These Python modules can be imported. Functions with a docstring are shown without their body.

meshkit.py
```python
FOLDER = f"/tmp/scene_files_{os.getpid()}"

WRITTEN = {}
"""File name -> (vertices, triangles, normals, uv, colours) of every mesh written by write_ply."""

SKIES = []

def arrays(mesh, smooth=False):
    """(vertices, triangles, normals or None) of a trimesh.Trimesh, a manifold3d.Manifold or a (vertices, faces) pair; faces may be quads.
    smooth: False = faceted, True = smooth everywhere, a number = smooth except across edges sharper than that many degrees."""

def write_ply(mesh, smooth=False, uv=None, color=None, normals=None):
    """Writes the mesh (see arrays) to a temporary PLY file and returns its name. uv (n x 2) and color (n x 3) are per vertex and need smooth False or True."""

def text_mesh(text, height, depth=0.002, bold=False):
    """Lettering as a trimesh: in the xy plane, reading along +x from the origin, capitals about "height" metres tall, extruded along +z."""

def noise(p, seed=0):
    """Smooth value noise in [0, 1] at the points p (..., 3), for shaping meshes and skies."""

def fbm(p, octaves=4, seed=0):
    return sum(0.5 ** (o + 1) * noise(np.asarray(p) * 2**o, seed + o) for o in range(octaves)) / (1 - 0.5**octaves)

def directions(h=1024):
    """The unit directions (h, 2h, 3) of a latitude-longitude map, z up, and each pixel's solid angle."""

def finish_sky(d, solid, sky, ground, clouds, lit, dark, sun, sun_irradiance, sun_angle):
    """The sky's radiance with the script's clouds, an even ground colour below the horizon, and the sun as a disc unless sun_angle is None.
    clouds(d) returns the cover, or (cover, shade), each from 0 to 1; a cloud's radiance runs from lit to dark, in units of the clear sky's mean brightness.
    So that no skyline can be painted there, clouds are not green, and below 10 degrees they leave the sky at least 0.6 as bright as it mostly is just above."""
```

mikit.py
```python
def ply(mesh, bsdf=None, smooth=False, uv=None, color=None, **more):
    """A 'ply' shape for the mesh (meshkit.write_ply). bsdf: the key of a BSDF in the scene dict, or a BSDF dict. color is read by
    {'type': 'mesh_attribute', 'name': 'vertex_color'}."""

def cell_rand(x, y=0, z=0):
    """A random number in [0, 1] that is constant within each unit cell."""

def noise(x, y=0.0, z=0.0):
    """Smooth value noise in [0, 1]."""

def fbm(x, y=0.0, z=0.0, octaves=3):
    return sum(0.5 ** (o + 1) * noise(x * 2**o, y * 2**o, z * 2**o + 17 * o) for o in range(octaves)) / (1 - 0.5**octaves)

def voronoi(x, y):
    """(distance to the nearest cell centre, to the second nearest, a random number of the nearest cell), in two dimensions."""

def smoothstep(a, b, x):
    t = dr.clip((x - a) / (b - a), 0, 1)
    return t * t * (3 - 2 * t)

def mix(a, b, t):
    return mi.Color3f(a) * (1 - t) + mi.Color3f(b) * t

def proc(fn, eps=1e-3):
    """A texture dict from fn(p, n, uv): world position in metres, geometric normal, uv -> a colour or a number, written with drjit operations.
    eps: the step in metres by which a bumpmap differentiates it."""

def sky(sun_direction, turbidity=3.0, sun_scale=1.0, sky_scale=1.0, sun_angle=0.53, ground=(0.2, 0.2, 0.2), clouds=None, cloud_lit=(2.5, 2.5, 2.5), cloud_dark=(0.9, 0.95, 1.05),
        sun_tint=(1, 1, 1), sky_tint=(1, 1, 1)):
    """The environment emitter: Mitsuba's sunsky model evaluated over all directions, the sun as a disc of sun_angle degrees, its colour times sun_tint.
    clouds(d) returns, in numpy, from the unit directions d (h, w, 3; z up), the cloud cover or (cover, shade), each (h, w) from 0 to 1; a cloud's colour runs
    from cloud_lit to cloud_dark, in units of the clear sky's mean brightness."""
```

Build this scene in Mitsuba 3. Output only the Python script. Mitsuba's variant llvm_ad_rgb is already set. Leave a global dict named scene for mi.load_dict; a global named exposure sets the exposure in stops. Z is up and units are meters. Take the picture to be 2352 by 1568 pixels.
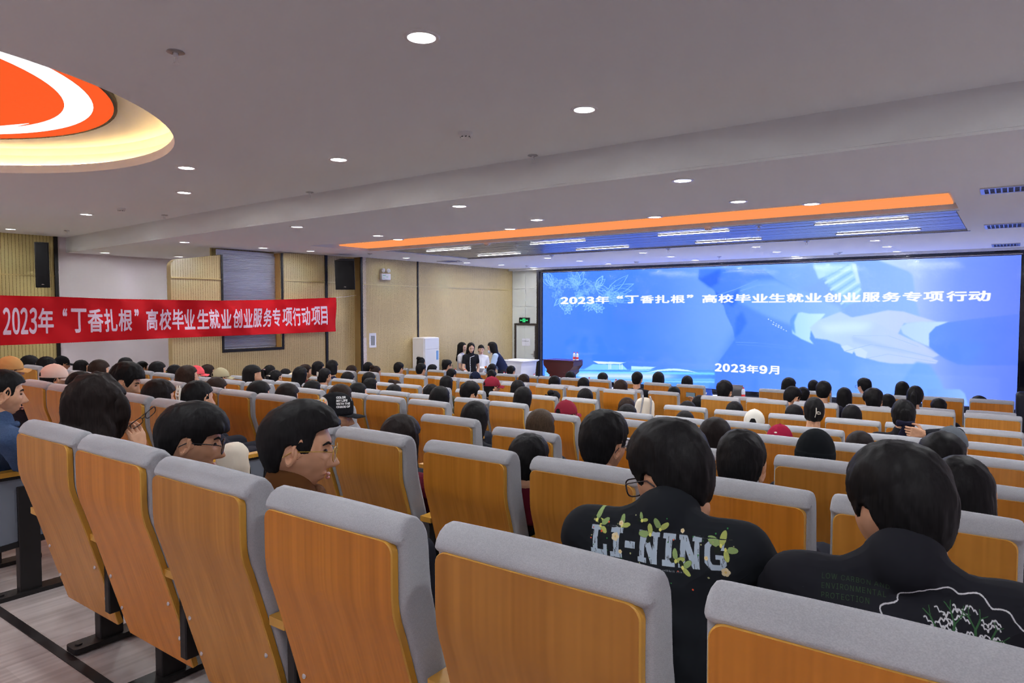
import math, glob, random
import numpy as np, trimesh, drjit as dr, mitsuba as mi, mikit, meshkit
from manifold3d import Manifold, OpType
from shapely.geometry import Polygon, LineString, box as sbox
from shapely.ops import unary_union
from PIL import Image, ImageDraw, ImageFont, ImageFilter
T4 = mi.ScalarTransform4f
V3 = np.array
random.seed(7); rng = np.random.default_rng(11)
scene, labels = {}, {}

# ---------------------------------------------------------------- camera, lamps, exposure
YAW, PITCH = 36.0, -2.6
_cy, _sy, _cp, _sp = math.cos(math.radians(YAW)), math.sin(math.radians(YAW)), math.cos(math.radians(PITCH)), math.sin(math.radians(PITCH))
scene['camera'] = {'type': 'perspective', 'fov': math.degrees(2 * math.atan(1176 / 1584.1)), 'fov_axis': 'x', 'near_clip': 0.05,
                   'to_world': T4().look_at(origin=[0, 0, 0], target=[-_sy * _cp, _cy * _cp, _sp], up=[0, 0, 1])}
exposure = 0.0
LAMP = [330.0, 338.0, 345.0]       # radiance of a downlight
TUBE = [34.0, 34.0, 35.0]          # radiance of a linear lamp
COVE = [6.0, 3.6, 1.3]             # warm strip inside the round ceiling recess
SCREEN_GAIN = 1.0
# no daylight and no sky: the hall is lit by its downlights, linear lamps, cove strip and the video wall

# ---------------------------------------------------------------- helpers
def rgb(r, g, b):
    c = np.array([r, g, b]) / 255.0
    return [float(x) for x in np.where(c < 0.04045, c / 12.92, ((c + 0.055) / 1.055) ** 2.4)]
def lin(img):
    c = np.asarray(img, float) / 255.0
    return np.where(c < 0.04045, c / 12.92, ((c + 0.055) / 1.055) ** 2.4)
def mat(key, color, rough=0.6, spec=0.3, metallic=0.0, coat=0.0, sheen=0.0, two=True):
    b = {'type': 'principled', 'base_color': color if isinstance(color, dict) else {'type': 'rgb', 'value': list(color)},
         'roughness': rough, 'specular': spec, 'metallic': metallic}
    if coat: b['clearcoat'] = coat; b['clearcoat_gloss'] = 0.9
    if sheen: b['sheen'] = sheen
    scene[key] = {'type': 'twosided', 'bsdf': b} if two else b
    return key
def put(key, mesh, m, smooth=False, uv=None, tw=None, emit=None):
    d = mesh if isinstance(mesh, dict) else mikit.ply(mesh, m, smooth, uv=uv)
    d = dict(d)
    if tw is not None: d['to_world'] = tw
    if emit is not None: d['emitter'] = {'type': 'area', 'radiance': emit if isinstance(emit, dict) else {'type': 'rgb', 'value': list(map(float, emit))}}
    assert key not in scene, key
    scene[key] = d
    return key
_count = {}
def num(name):
    n = _count.get(name, 0); _count[name] = n + 1
    return name if n == 0 else f'{name}_{n:03d}'
def tag(key, label=None, cat=None, group=None, kind=None):
    d = {}
    if label: d['label'] = label
    if cat: d['category'] = cat
    if group: d['group'] = group
    if kind: d['kind'] = kind
    labels[key] = d
    return key
def struct(key, mesh, m, label=None, **k):
    put(key, mesh, m, **k)
    if '__' not in key: labels[key] = {'kind': 'structure', **({'label': label} if label else {})}
    return key
def box(x0, x1, y0, y1, z0, z1, ch=0.0):
    if ch <= 0:
        return trimesh.creation.box(bounds=[[x0, y0, z0], [x1, y1, z1]])
    pts = []
    for sx in (0, 1):
        for sy in (0, 1):
            for sz in (0, 1):
                X, Y_, Z = (x0, x1)[sx], (y0, y1)[sy], (z0, z1)[sz]
                ax, ay, az = ch * (1 - 2 * sx), ch * (1 - 2 * sy), ch * (1 - 2 * sz)
                pts += [[X + ax, Y_ + ay, Z], [X + ax, Y_, Z + az], [X, Y_ + ay, Z + az]]
    return trimesh.convex.convex_hull(np.array(pts))
def cat(*ms): return trimesh.util.concatenate([m for m in ms])
def cyl(p0, p1, r, n=12, r1=None):
    p0, p1 = np.array(p0, float), np.array(p1, float); r1 = r if r1 is None else r1
    t = (p1 - p0) / np.linalg.norm(p1 - p0)
    a = np.cross(t, [0, 0, 1.0] if abs(t[2]) < .9 else [1.0, 0, 0]); a /= np.linalg.norm(a); b = np.cross(t, a)
    an = np.arange(n) * 2 * np.pi / n
    ring = np.cos(an)[:, None] * a + np.sin(an)[:, None] * b
    v = np.vstack([p0 + r * ring, p1 + r1 * ring, [p0], [p1]])
    i = np.arange(n); j = (i + 1) % n
    f = np.vstack([np.stack([i, j, j + n], 1), np.stack([i, j + n, i + n], 1), np.stack([j, i, i * 0 + 2 * n], 1), np.stack([i + n, j + n, i * 0 + 2 * n + 1], 1)])
    return trimesh.Trimesh(v, f, process=False)
def tube(pts, r, n=8, closed=False):
    p = np.array(pts, float); m = len(p)
    t = (np.roll(p, -1, 0) - np.roll(p, 1, 0)) if closed else np.gradient(p, axis=0)
    t /= np.linalg.norm(t, axis=1, keepdims=True) + 1e-12
    up = np.array([0, 0, 1.0]); a = np.cross(t, up); bad = np.linalg.norm(a, axis=1) < .2
    a[bad] = np.cross(t[bad], [1.0, 0, 0]); a /= np.linalg.norm(a, axis=1, keepdims=True); b = np.cross(t, a)
    an = np.arange(n) * 2 * np.pi / n; rr = np.broadcast_to(r, (m,))
    v = (p[:, None] + rr[:, None, None] * (np.cos(an)[None, :, None] * a[:, None] + np.sin(an)[None, :, None] * b[:, None])).reshape(-1, 3)
    f = []
    for i in range(m if closed else m - 1):
        k = (i + 1) % m
        for j in range(n):
            l = (j + 1) % n
            f += [[i * n + j, k * n + j, k * n + l], [i * n + j, k * n + l, i * n + l]]
    if not closed:
        for j in range(1, n - 1):
            f += [[0, j, j + 1], [(m - 1) * n, (m - 1) * n + j + 1, (m - 1) * n + j]]
    return trimesh.Trimesh(v, np.array(f)[:, ::-1], process=False)
def lathe(prof, n=32, center=(0, 0, 0)):
    """prof: list of (r, z), revolved about z."""
    prof = np.array(prof, float); m = len(prof)
    an = np.arange(n) * 2 * np.pi / n
    v = np.stack([prof[:, 0, None] * np.cos(an), prof[:, 0, None] * np.sin(an), np.repeat(prof[:, 1:2], n, 1)], -1).reshape(-1, 3)
    f = []
    for i in range(m - 1):
        for j in range(n):
            l = (j + 1) % n
            f += [[i * n + j, i * n + l, (i + 1) * n + l], [i * n + j, (i + 1) * n + l, (i + 1) * n + j]]
    return trimesh.Trimesh(v + np.array(center), f, process=False)
def extr(poly, h, axis='z', at=0.0):
    """A shapely polygon extruded by h; axis z: (x, y) plane; x: polygon is (y, z); y: polygon is (x, z)."""
    polys = getattr(poly, 'geoms', [poly])
    m = cat(*[trimesh.creation.extrude_polygon(g, h, engine='earcut') for g in polys])
    v = np.array(m.vertices)
    if axis == 'z': v = v + [0, 0, at]
    elif axis == 'x': v = np.stack([v[:, 2] + at, v[:, 0], v[:, 1]], 1)
    else: v = np.stack([v[:, 0], at + h - v[:, 2], v[:, 1]], 1)
    return trimesh.Trimesh(v, m.faces, process=False)
def canvas_tex(img):
    """A flat print drawn by this script (an array h x w x 3 of linear colours), looked up by uv."""
    a = np.ascontiguousarray(np.asarray(img, np.float32)); h, w = a.shape[:2]
    ch = [mi.Float(np.ascontiguousarray(a[..., k]).ravel()) for k in range(3)]
    dr.eval(*ch)
    def fn(p, n, uv):
        x = dr.clip(uv.x * w - 0.5, 0, w - 1.001); y = dr.clip((1 - uv.y) * h - 0.5, 0, h - 1.001)
        xi, yi = mi.UInt32(x), mi.UInt32(y); fx, fy = x - mi.Float(xi), y - mi.Float(yi)
        xj, yj = dr.minimum(xi + 1, w - 1), dr.minimum(yi + 1, h - 1)
        out = []
        for c in ch:
            a0 = dr.lerp(dr.gather(mi.Float, c, yi * w + xi), dr.gather(mi.Float, c, yi * w + xj), fx)
            a1 = dr.lerp(dr.gather(mi.Float, c, yj * w + xi), dr.gather(mi.Float, c, yj * w + xj), fx)
            out.append(dr.lerp(a0, a1, fy))
        return mi.Color3f(*out)
    return mikit.proc(fn)
FONT_CJK = glob.glob('/opt/blender-*/*/datafiles/fonts/Noto Sans CJK Regular.woff2')[0]
FONT_LAT = glob.glob('/opt/blender-*/*/datafiles/fonts/Inter.woff2')[0]
def glyph(ch, px, bold=0.0, font=FONT_CJK):
    """One character as a tightly cropped mask of its ink."""
    f = ImageFont.truetype(font, px)
    im = Image.new('L', (px * 2, px * 2)); ImageDraw.Draw(im).text((px // 2, px // 3), ch, 255, f, stroke_width=int(round(bold * px)))
    bb = im.getbbox()
    return im.crop(bb)
def stamp(img, ch, x0, y0, x1, y1, color, bold=0.03, font=FONT_CJK):
    """Draws a character to fill the box."""
    g = glyph(ch, 160, bold, font).resize((max(1, int(round(x1 - x0))), max(1, int(round(y1 - y0)))), Image.LANCZOS)
    img.paste(Image.new('RGB', g.size, color), (int(round(x0)), int(round(y0))), g)
def quad_uv(P00, P10, P11, P01):
    """A flat rectangle with uv; corners given counter-clockwise from uv (0,0)."""
    return trimesh.Trimesh(np.array([P00, P10, P11, P01], float), [[0, 1, 2], [0, 2, 3]], process=False), np.array([[0, 0], [1, 0], [1, 1], [0, 1.0]])

# ---------------------------------------------------------------- materials
mat('m_ceiling', rgb(222, 225, 226), .9, .1)
mat('m_white_wall', rgb(222, 214, 222), .85, .1)
mat('m_emit', [.01, .01, .01], .9, .05)
mat('m_black', rgb(22, 22, 24), .5, .3)
mat('m_black_metal', rgb(24, 23, 24), .45, .4)
mat('m_gloss_black', rgb(14, 14, 18), .08, .6)
mat('m_dark_grille', rgb(17, 17, 19), .75, .2)
mat('m_white_plastic', rgb(228, 230, 232), .35, .4)
mat('m_white_gloss', rgb(236, 236, 238), .25, .5)
mat('m_steel', rgb(190, 190, 192), .3, .5, metallic=.9)
mat('m_gold_trim', rgb(196, 176, 120), .3, .5, metallic=.7)
mat('m_tile', rgb(206, 212, 208), .45, .3)
mat('m_tile_joint', rgb(224, 228, 226), .8, .1)
mat('m_frame', rgb(52, 48, 46), .4, .4)
mat('m_slat_metal', rgb(150, 154, 166), .32, .5, metallic=.75)
mat('m_slat_gap', rgb(40, 42, 50), .8, .1)
mat('m_blind', rgb(196, 198, 212), .6, .2)
mat('m_paper', rgb(226, 228, 236), .8, .1)
mat('m_grey_fabric_side', rgb(104, 110, 120), .9, .1)
mat('m_silver_bolt', rgb(206, 206, 206), .3, .6, metallic=.9)
mat('m_leather', rgb(26, 28, 40), .4, .4)
mat('m_red_cap', rgb(206, 30, 40), .4, .4)
mat('m_label_red', rgb(220, 60, 60), .5, .3)
mat('m_bottle', rgb(226, 232, 240), .15, .5)
mat('m_mahogany', rgb(72, 30, 24), .3, .4, coat=.3)
mat('m_blue_card', rgb(40, 84, 190), .5, .3)
mat('m_linen', rgb(228, 228, 232), .9, .1)
def f_fabric(p, n, uv):
    w = mikit.noise(p.x * 620, p.y * 620, p.z * 620)
    return mikit.mix(rgb(150, 153, 158), rgb(176, 178, 182), w * .7 + .3 * mikit.noise(p.x * 9, p.y * 9, p.z * 9))
mat('m_cushion', mikit.proc(f_fabric), .92, .1, sheen=.3)
def wood_fn(a, b, sx, seed):
    def fn(p, n, uv):
        g = mikit.noise(p.x * sx + seed, p.y * 12, p.z * 1.6 + seed) * .55 + mikit.noise(p.x * sx * 4.3, p.y * 40, p.z * 3.5 + seed) * .45
        blot = mikit.noise(p.x * 3 + seed, p.y * 3, p.z * 3)
        return mikit.mix(a, b, dr.clip(g * .75 + blot * .35 - .05, 0, 1))
    return fn
mat('m_wood', mikit.proc(wood_fn(rgb(164, 100, 26), rgb(200, 134, 50), 34, 0.)), .36, .4, coat=.35)
mat('m_wood_b', mikit.proc(wood_fn(rgb(168, 98, 20), rgb(206, 130, 40), 40, 9.)), .36, .4, coat=.35)
mat('m_wood_c', mikit.proc(wood_fn(rgb(156, 98, 30), rgb(194, 134, 56), 30, 23.)), .36, .4, coat=.35)
mat('m_wood_edge', mikit.proc(wood_fn(rgb(176, 124, 42), rgb(208, 158, 66), 12, 4.)), .3, .4, coat=.4)
def f_floor(p, n, uv):
    plank = mikit.cell_rand(dr.floor(p.x / .19), dr.floor(p.y / 1.2 + mikit.cell_rand(dr.floor(p.x / .19)) * 3))
    s = mikit.noise(p.x * 60, p.y * 2.2, 0.) * .6 + mikit.noise(p.x * 8, p.y * .7, 3.) * .4
    return mikit.mix(rgb(146, 136, 132), rgb(190, 182, 180), dr.clip(s * .8 + plank * .25, 0, 1))
mat('m_floor', mikit.proc(f_floor), .38, .4)
def groove_fn(axis, pitch, a, b, dark):
    def fn(p, n, uv):
        c = (p.y if axis == 'y' else p.x) / pitch
        fr = c - dr.floor(c)
        g = mikit.smoothstep(.0, .10, fr) * (1 - mikit.smoothstep(.86, .97, fr))
        perf = mikit.noise(p.y * 70, p.z * 55, 1.)
        return mikit.mix(dark, mikit.mix(a, b, mikit.noise(p.y * 2.3, p.z * .8, 5.) * .8 + .2 * perf), g)
    return fn
mat('m_slat_wood', mikit.proc(groove_fn('y', .055, rgb(188, 172, 116), rgb(206, 190, 134), rgb(122, 102, 58))), .5, .3)
mat('m_slat_wood_fine', mikit.proc(groove_fn('y', .042, rgb(186, 166, 120), rgb(200, 180, 136), rgb(134, 110, 68))), .5, .3)
mat('m_reveal', rgb(160, 120, 66), .5, .3)

# ---------------------------------------------------------------- the hall (z = 0 is the camera's height, y runs to the video wall)
ZL, ZR, YB, D = 1.075, 1.36, 5.147, 14.8            # front ceiling, rear ceiling, beam, front wall
XL, XF, XP, XR = -14.4, -10.74, -10.95, 1.15        # rear-left wall, front-left wall, slatted partition, right wall
ROWY = [1.006, 2.221, 3.436, 4.651, 5.866, 7.081, 8.296, 9.511, 10.726]
CHAIRS = [[(-4.826, -0.478), (-4.275, -0.478), (-2.855, -0.47), (-2.341, -0.473), (-1.823, -0.485), (-1.269, -0.491), (-0.699, -0.48), (-0.139, -0.473)], [(-6.443, -0.623), (-5.927, -0.627), (-5.377, -0.625), (-4.854, -0.617), (-4.301, -0.62), (-2.974, -0.622), (-2.474, -0.626), (-1.878, -0.627), (-1.304, -0.629), (-0.726, -0.612), (-0.198, -0.608)], [(-10.047, -0.744), (-9.234, -0.748), (-8.683, -0.748), (-8.151, -0.749), (-7.651, -0.75), (-7.151, -0.751), (-6.651, -0.741), (-6.025, -0.752), (-5.525, -0.754), (-4.972, -0.753), (-4.275, -0.756), (-3.051, -0.761), (-2.431, -0.79), (-1.793, -0.765), (-1.242, -0.767), (-0.693, -0.755), (-0.14, -0.775)], [(-9.718, -0.88), (-9.16, -0.885), (-8.598, -0.881), (-8.098, -0.884), (-7.581, -0.884), (-7.03, -0.884), (-6.134, -0.891), (-5.446, -0.883), (-4.946, -0.885), (-4.37, -0.884), (-3.006, -0.884), (-2.407, -0.872), (-1.793, -0.879), (-1.242, -0.879), (-0.691, -0.878), (-0.14, -0.877)], [(-9.308, -1.029), (-8.744, -1.044), (-8.19, -1.044), (-7.581, -1.038), (-7.052, -1.036), (-6.552, -1.034), (-6.052, -1.032), (-5.552, -1.036), (-4.844, -1.027), (-4.344, -1.031), (-2.925, -1.016), (-2.425, -1.016), (-1.863, -1.004), (-1.294, -0.997), (-0.691, -0.998), (-0.14, -0.992)], [(-9.785, -1.126), (-8.993, -1.121), (-8.436, -1.118), (-7.581, -1.118), (-7.03, -1.115), (-6.479, -1.113), (-5.875, -1.112), (-5.3, -1.108), (-4.739, -1.107), (-4.176, -1.1), (-2.856, -1.088), (-2.29, -1.09), (-1.733, -1.082), (-1.203, -1.076), (-0.691, -1.072), (-0.14, -1.066)], [(-9.797, -1.144), (-9.208, -1.135), (-8.626, -1.133), (-8.061, -1.139), (-7.359, -1.124), (-6.831, -1.128), (-6.014, -1.131), (-5.377, -1.123), (-4.837, -1.124), (-4.268, -1.117), (-2.895, -1.108), (-2.335, -1.1), (-1.793, -1.1), (-1.242, -1.095), (-0.691, -1.09), (-0.14, -1.085)], [(-10.336, -1.289), (-9.785, -1.286), (-9.234, -1.284), (-8.683, -1.281), (-8.132, -1.278), (-7.581, -1.275), (-7.03, -1.272), (-6.479, -1.269), (-5.928, -1.265), (-5.377, -1.261), (-4.749, -1.251), (-4.167, -1.251), (-2.895, -1.242), (-2.031, -1.238), (-1.436, -1.234), (-0.763, -1.214), (-0.18, -1.204)], [(-10.87, -1.306), (-10.336, -1.307), (-9.785, -1.303), (-9.106, -1.295), (-8.606, -1.296), (-7.956, -1.288), (-7.456, -1.288), (-6.956, -1.283), (-6.456, -1.279), (-5.928, -1.274), (-5.377, -1.269), (-4.81, -1.265), (-4.229, -1.261), (-2.893, -1.246), (-2.344, -1.235), (-1.793, -1.228), (-1.242, -1.22), (-0.732, -1.206), (-0.198, -1.197)]]
ZROW = [float(np.mean([c[1] for c in r])) - .95 for r in CHAIRS]
# floor: one flat terrace per row, each with a dark nosing strip
edges = [-2.6] + [y + .17 for y in ROWY[1:]] + [D]
for i in range(9):
    k = 'floor' if i == 0 else f'floor_{i + 1}'
    struct(k, box(XL - .1, XR + .1, edges[i], edges[i + 1], ZROW[i] - .4, ZROW[i]), 'm_floor')
    if i: put(f'{k}__nosing', box(XL, XR, edges[i] - .012, edges[i] + .03, ZROW[i - 1] - .02, ZROW[i - 1] + .004), 'm_black')
put('floor__joint_strip', box(XL, XR, 1.15, 1.19, ZROW[0] - .01, ZROW[0] + .004), 'm_black')
# rear ceiling with a round recess, front ceiling with the slatted field
DC, DR = (-6.6, .93), 2.3
circ = lambda r, n=96: Polygon([(DC[0] + r * math.cos(a), DC[1] + r * math.sin(a)) for a in np.linspace(0, 2 * math.pi, n, endpoint=False)])
struct('ceiling', extr(sbox(XL - .1, -2.6, XR + .1, YB + .5).difference(circ(DR)), .02, 'z', ZR), 'm_ceiling')
struct('ceiling_cove', lathe([(DR, 0), (DR - .002, .075), (DR + .02, .08), (DR + .17, .08), (DR + .17, .21), (DR + .12, .27), (DR - .1, .275), (1.6, .275)], 96, (DC[0], DC[1], ZR)), 'm_ceiling', smooth=35)
an = np.linspace(0, 2 * np.pi, 72, endpoint=False)
put('ceiling_cove__light_strip', tube(np.stack([DC[0] + (DR + .12) * np.cos(an), DC[1] + (DR + .12) * np.sin(an), an * 0 + ZR + .1], 1), .012, 6, True), 'm_emit', emit=[c * 2.6 for c in COVE])
beam = [(XL - .1, 5.60), (-14.2, 5.59), (-8.77, 5.27), (-4.65, 5.15), (-2.33, 5.147), (XR + .1, 5.15)]
bp = Polygon(beam + [(XR + .1, 5.9), (XL - .1, 5.9)])
struct('ceiling_beam', extr(bp, ZR - ZL - .02, 'z', ZL + .021), 'm_ceiling')
OR = (-9.47, -.54, 7.95, 8.60); SL = (-9.28, -.53, 8.90, 11.22); RC = (-9.55, -.5, 7.38, 8.72)
fc = Polygon(beam + [(XR + .1, D + .1), (XL - .1, D + .1)]).difference(sbox(RC[0], RC[2], RC[1], RC[3])).difference(sbox(SL[0], SL[2], SL[1], SL[3]))
struct('ceiling_front', extr(fc, .02, 'z', ZL), 'm_ceiling')
struct('ceiling_recess', cat(box(RC[0] - .02, RC[1] + .02, RC[2] - .02, RC[3] + .02, ZL + .06, ZL + .08), box(RC[0] - .02, RC[0], RC[2], RC[3], ZL + .01, ZL + .06), box(RC[1], RC[1] + .02, RC[2], RC[3], ZL + .01, ZL + .06),
       box(RC[0], RC[1], RC[2] - .02, RC[2], ZL + .01, ZL + .06), box(RC[0], RC[1], RC[3], RC[3] + .02, ZL + .01, ZL + .06)), 'm_ceiling')
put('ceiling_recess__light_strip', box(OR[0], OR[1], OR[2], OR[3], ZL + .035, ZL + .055), 'm_emit', emit=rgb(255, 152, 88))
labels['ceiling_recess__light_strip'] = {'label': 'glowing orange light strip'}
struct('ceiling_slats', box(SL[0], SL[1], SL[2], SL[3], ZL + .07, ZL + .09), 'm_slat_gap')
ns = 22; sw = (SL[3] - SL[2]) / ns
for i in range(ns):
    y0 = SL[2] + i * sw
    put(num('ceiling_slats__slat'), box(SL[0] + .01, SL[1] - .01, y0 + .006, y0 + sw - .006, ZL + .012 + .004 * rng.random(), ZL + .05, .004), 'm_slat_metal')
put('ceiling_slats__border', cat(box(SL[0] - .03, SL[1] + .03, SL[3], SL[3] + .035, ZL - .008, ZL + .07), box(SL[0] - .03, SL[1] + .03, SL[2] - .03, SL[2], ZL - .004, ZL + .07)), 'm_slat_metal')
# soffit over the video wall
struct('trim_1', box(XF, XR, 14.62, D, ZL - .05, ZL + .005), 'm_ceiling')
# front wall: painted surface, tiles left of the screen
struct('wall_front', box(XF - .1, XR + .1, D, D + .1, -2.7, ZL + .05), 'm_tile_joint')
SX0, SX1, SZ0, SZ1 = -9.735, .085, -1.72, .945
tz = [1.02, .555, .09, -.375, -.84, -1.305, -1.77, -2.2]
for a, b in ((XF, -10.31), (-10.31, -9.90)):
    for z1, z0 in zip(tz, tz[1:]):
        put(num('wall_front__tile'), box(a + .006, b - .006, D - .012, D + .01, z0 + .006, z1 - .006, .003), 'm_tile')
# video wall
struct('wall_right', box(XR, XR + .1, -2.6, D, -2.7, ZR + .05), 'm_white_wall')
struct('wall_back', box(XL, XR, -2.7, -2.6, -2.7, ZR + .05), 'm_white_wall')
struct('wall_left', box(XL - .1, XL, -2.6, 5.42, -2.7, ZR + .05), 'm_slat_wood')
struct('wall_left_white', cat(box(XL - .1, XL, 5.42, 9.7, -2.7, ZR), box(XL, XF, 9.6, 9.7, -2.7, ZL + .02)), 'm_white_wall')
struct('wall_left_front', box(XF - .34, XF, 9.575, D, -2.7, ZL + .02), 'm_slat_wood_fine')
put('wall_left__trim', box(XL, XL + .012, -2.6, 5.40, .622, .64), 'm_gold_trim')
put('wall_left__edge_strip', box(XL, XL + .03, 5.39, 5.45, -2.5, ZR), 'm_black')
put('wall_left_front__trim', box(XF - .005, XF + .012, 9.6, D, .515, .535), 'm_gold_trim')
put('wall_left_front__edge_strip', box(XF - .012, XF + .012, 9.55, 9.60, -2.5, ZL), 'm_black')
put('wall_left_front__edge_strip_001', box(XF - .01, XF + .016, 11.19, 11.225, -2.5, ZL), 'm_black')
# slatted partition with rounded shoulder, window niche with blind
WY0, WY1, WZ0 = 6.66, 7.82, -.68
out = [(5.76, -2.5), (5.76, .70)] + [(5.76 + .16 * (1 - math.cos(a)), .70 + .13 * math.sin(a)) for a in np.linspace(.2, math.pi / 2, 8)] + [(6.66, .945), (7.83, 1.05), (8.3, ZL), (9.58, ZL), (9.58, -2.5)]
part = Polygon(out).difference(sbox(WY0, WZ0, WY1, 1.2))
struct('wall_left_partition', extr(part, .12, 'x', XP - .12), 'm_slat_wood_fine')
put('wall_left_partition__trim', cat(box(XP, XP + .012, 5.76, WY0, .515, .535), box(XP, XP + .012, WY1, 9.58, .54, .56)), 'm_gold_trim')
put('wall_left_partition__edge_strip', box(XP, XP + .02, 8.82, 8.875, -2.5, ZL), 'm_black')
struct('window_1', box(XP - .30, XP - .28, WY0 - .05, WY1 + .05, WZ0 - .05, ZL), 'm_slat_wood')
put('window_1__frame', cat(box(XP - .28, XP + .015, WY0 - .035, WY0, WZ0 - .04, .945), box(XP - .02, XP + .02, WY1, WY1 + .04, WZ0 - .04, 1.05), box(XP - .28, XP + .02, WY0 - .035, WY1 + .04, WZ0 - .045, WZ0)), 'm_black')
put('window_1__reveal', box(XP - .28, XP - .021, WY1 - .01, WY1 + .03, WZ0, 1.05), 'm_reveal')
bl = [box(XP - .17, XP - .14, WY0 + .01, WY1 - .02, z, z + .004) for z in np.arange(WZ0 + .03, 1.0, .025)]
for b in bl:
    v = np.array(b.vertices); v[:, 2] += (v[:, 0] - (XP - .155)) * .55; b.vertices = v
put('window_1__blind_slats', cat(*bl), 'm_blind'); labels['window_1__blind_slats'] = {'kind': 'stuff', 'label': 'pale lilac venetian blind slats'}
put('window_1__blind_backing', box(XP - .20, XP - .19, WY0, WY1, WZ0, 1.05), 'm_blind')
# door beside the screen
dx0, dx1, dzt = -10.64, -9.93, -.345
struct('door_1', box(dx0 + .05, dx1 - .05, D - .03, D, -2.2, dzt - .05), 'm_tile')
put('door_1__frame', cat(box(dx0, dx0 + .05, D - .05, D, -2.2, dzt), box(dx1 - .06, dx1, D - .05, D, -2.2, dzt), box(dx0, dx1, D - .05, D, dzt - .05, dzt)), 'm_frame')
for z1, z0 in zip([-.40, -.84, -1.305, -1.77], [-.84, -1.305, -1.77, -2.2]):
    for a, b in ((dx0 + .055, -10.315), (-10.305, dx1 - .065)):
        put(num('door_1__panel'), box(a, b, D - .036, D - .028, z0 + .005, z1 - .005), 'm_tile')
put('door_1__handle', cat(box(-10.03, -10.0, D - .06, D - .03, -1.22, -1.05, .005), box(-10.09, -10.01, D - .075, D - .055, -1.15, -1.13, .004)), 'm_steel')
struct('trim_2', box(SX0 - .1, XR, D - .34, D - .02, -2.2, -1.93), 'm_white_wall')
put('trim_2__ledge', box(SX0 - .1, XR, D - .36, D, -1.93, -1.90, .004), 'm_white_gloss')
put('trim_2__dark_base', box(SX0 - .1, XR, D - .2, D, -1.90, -1.80), 'm_black')

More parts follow.
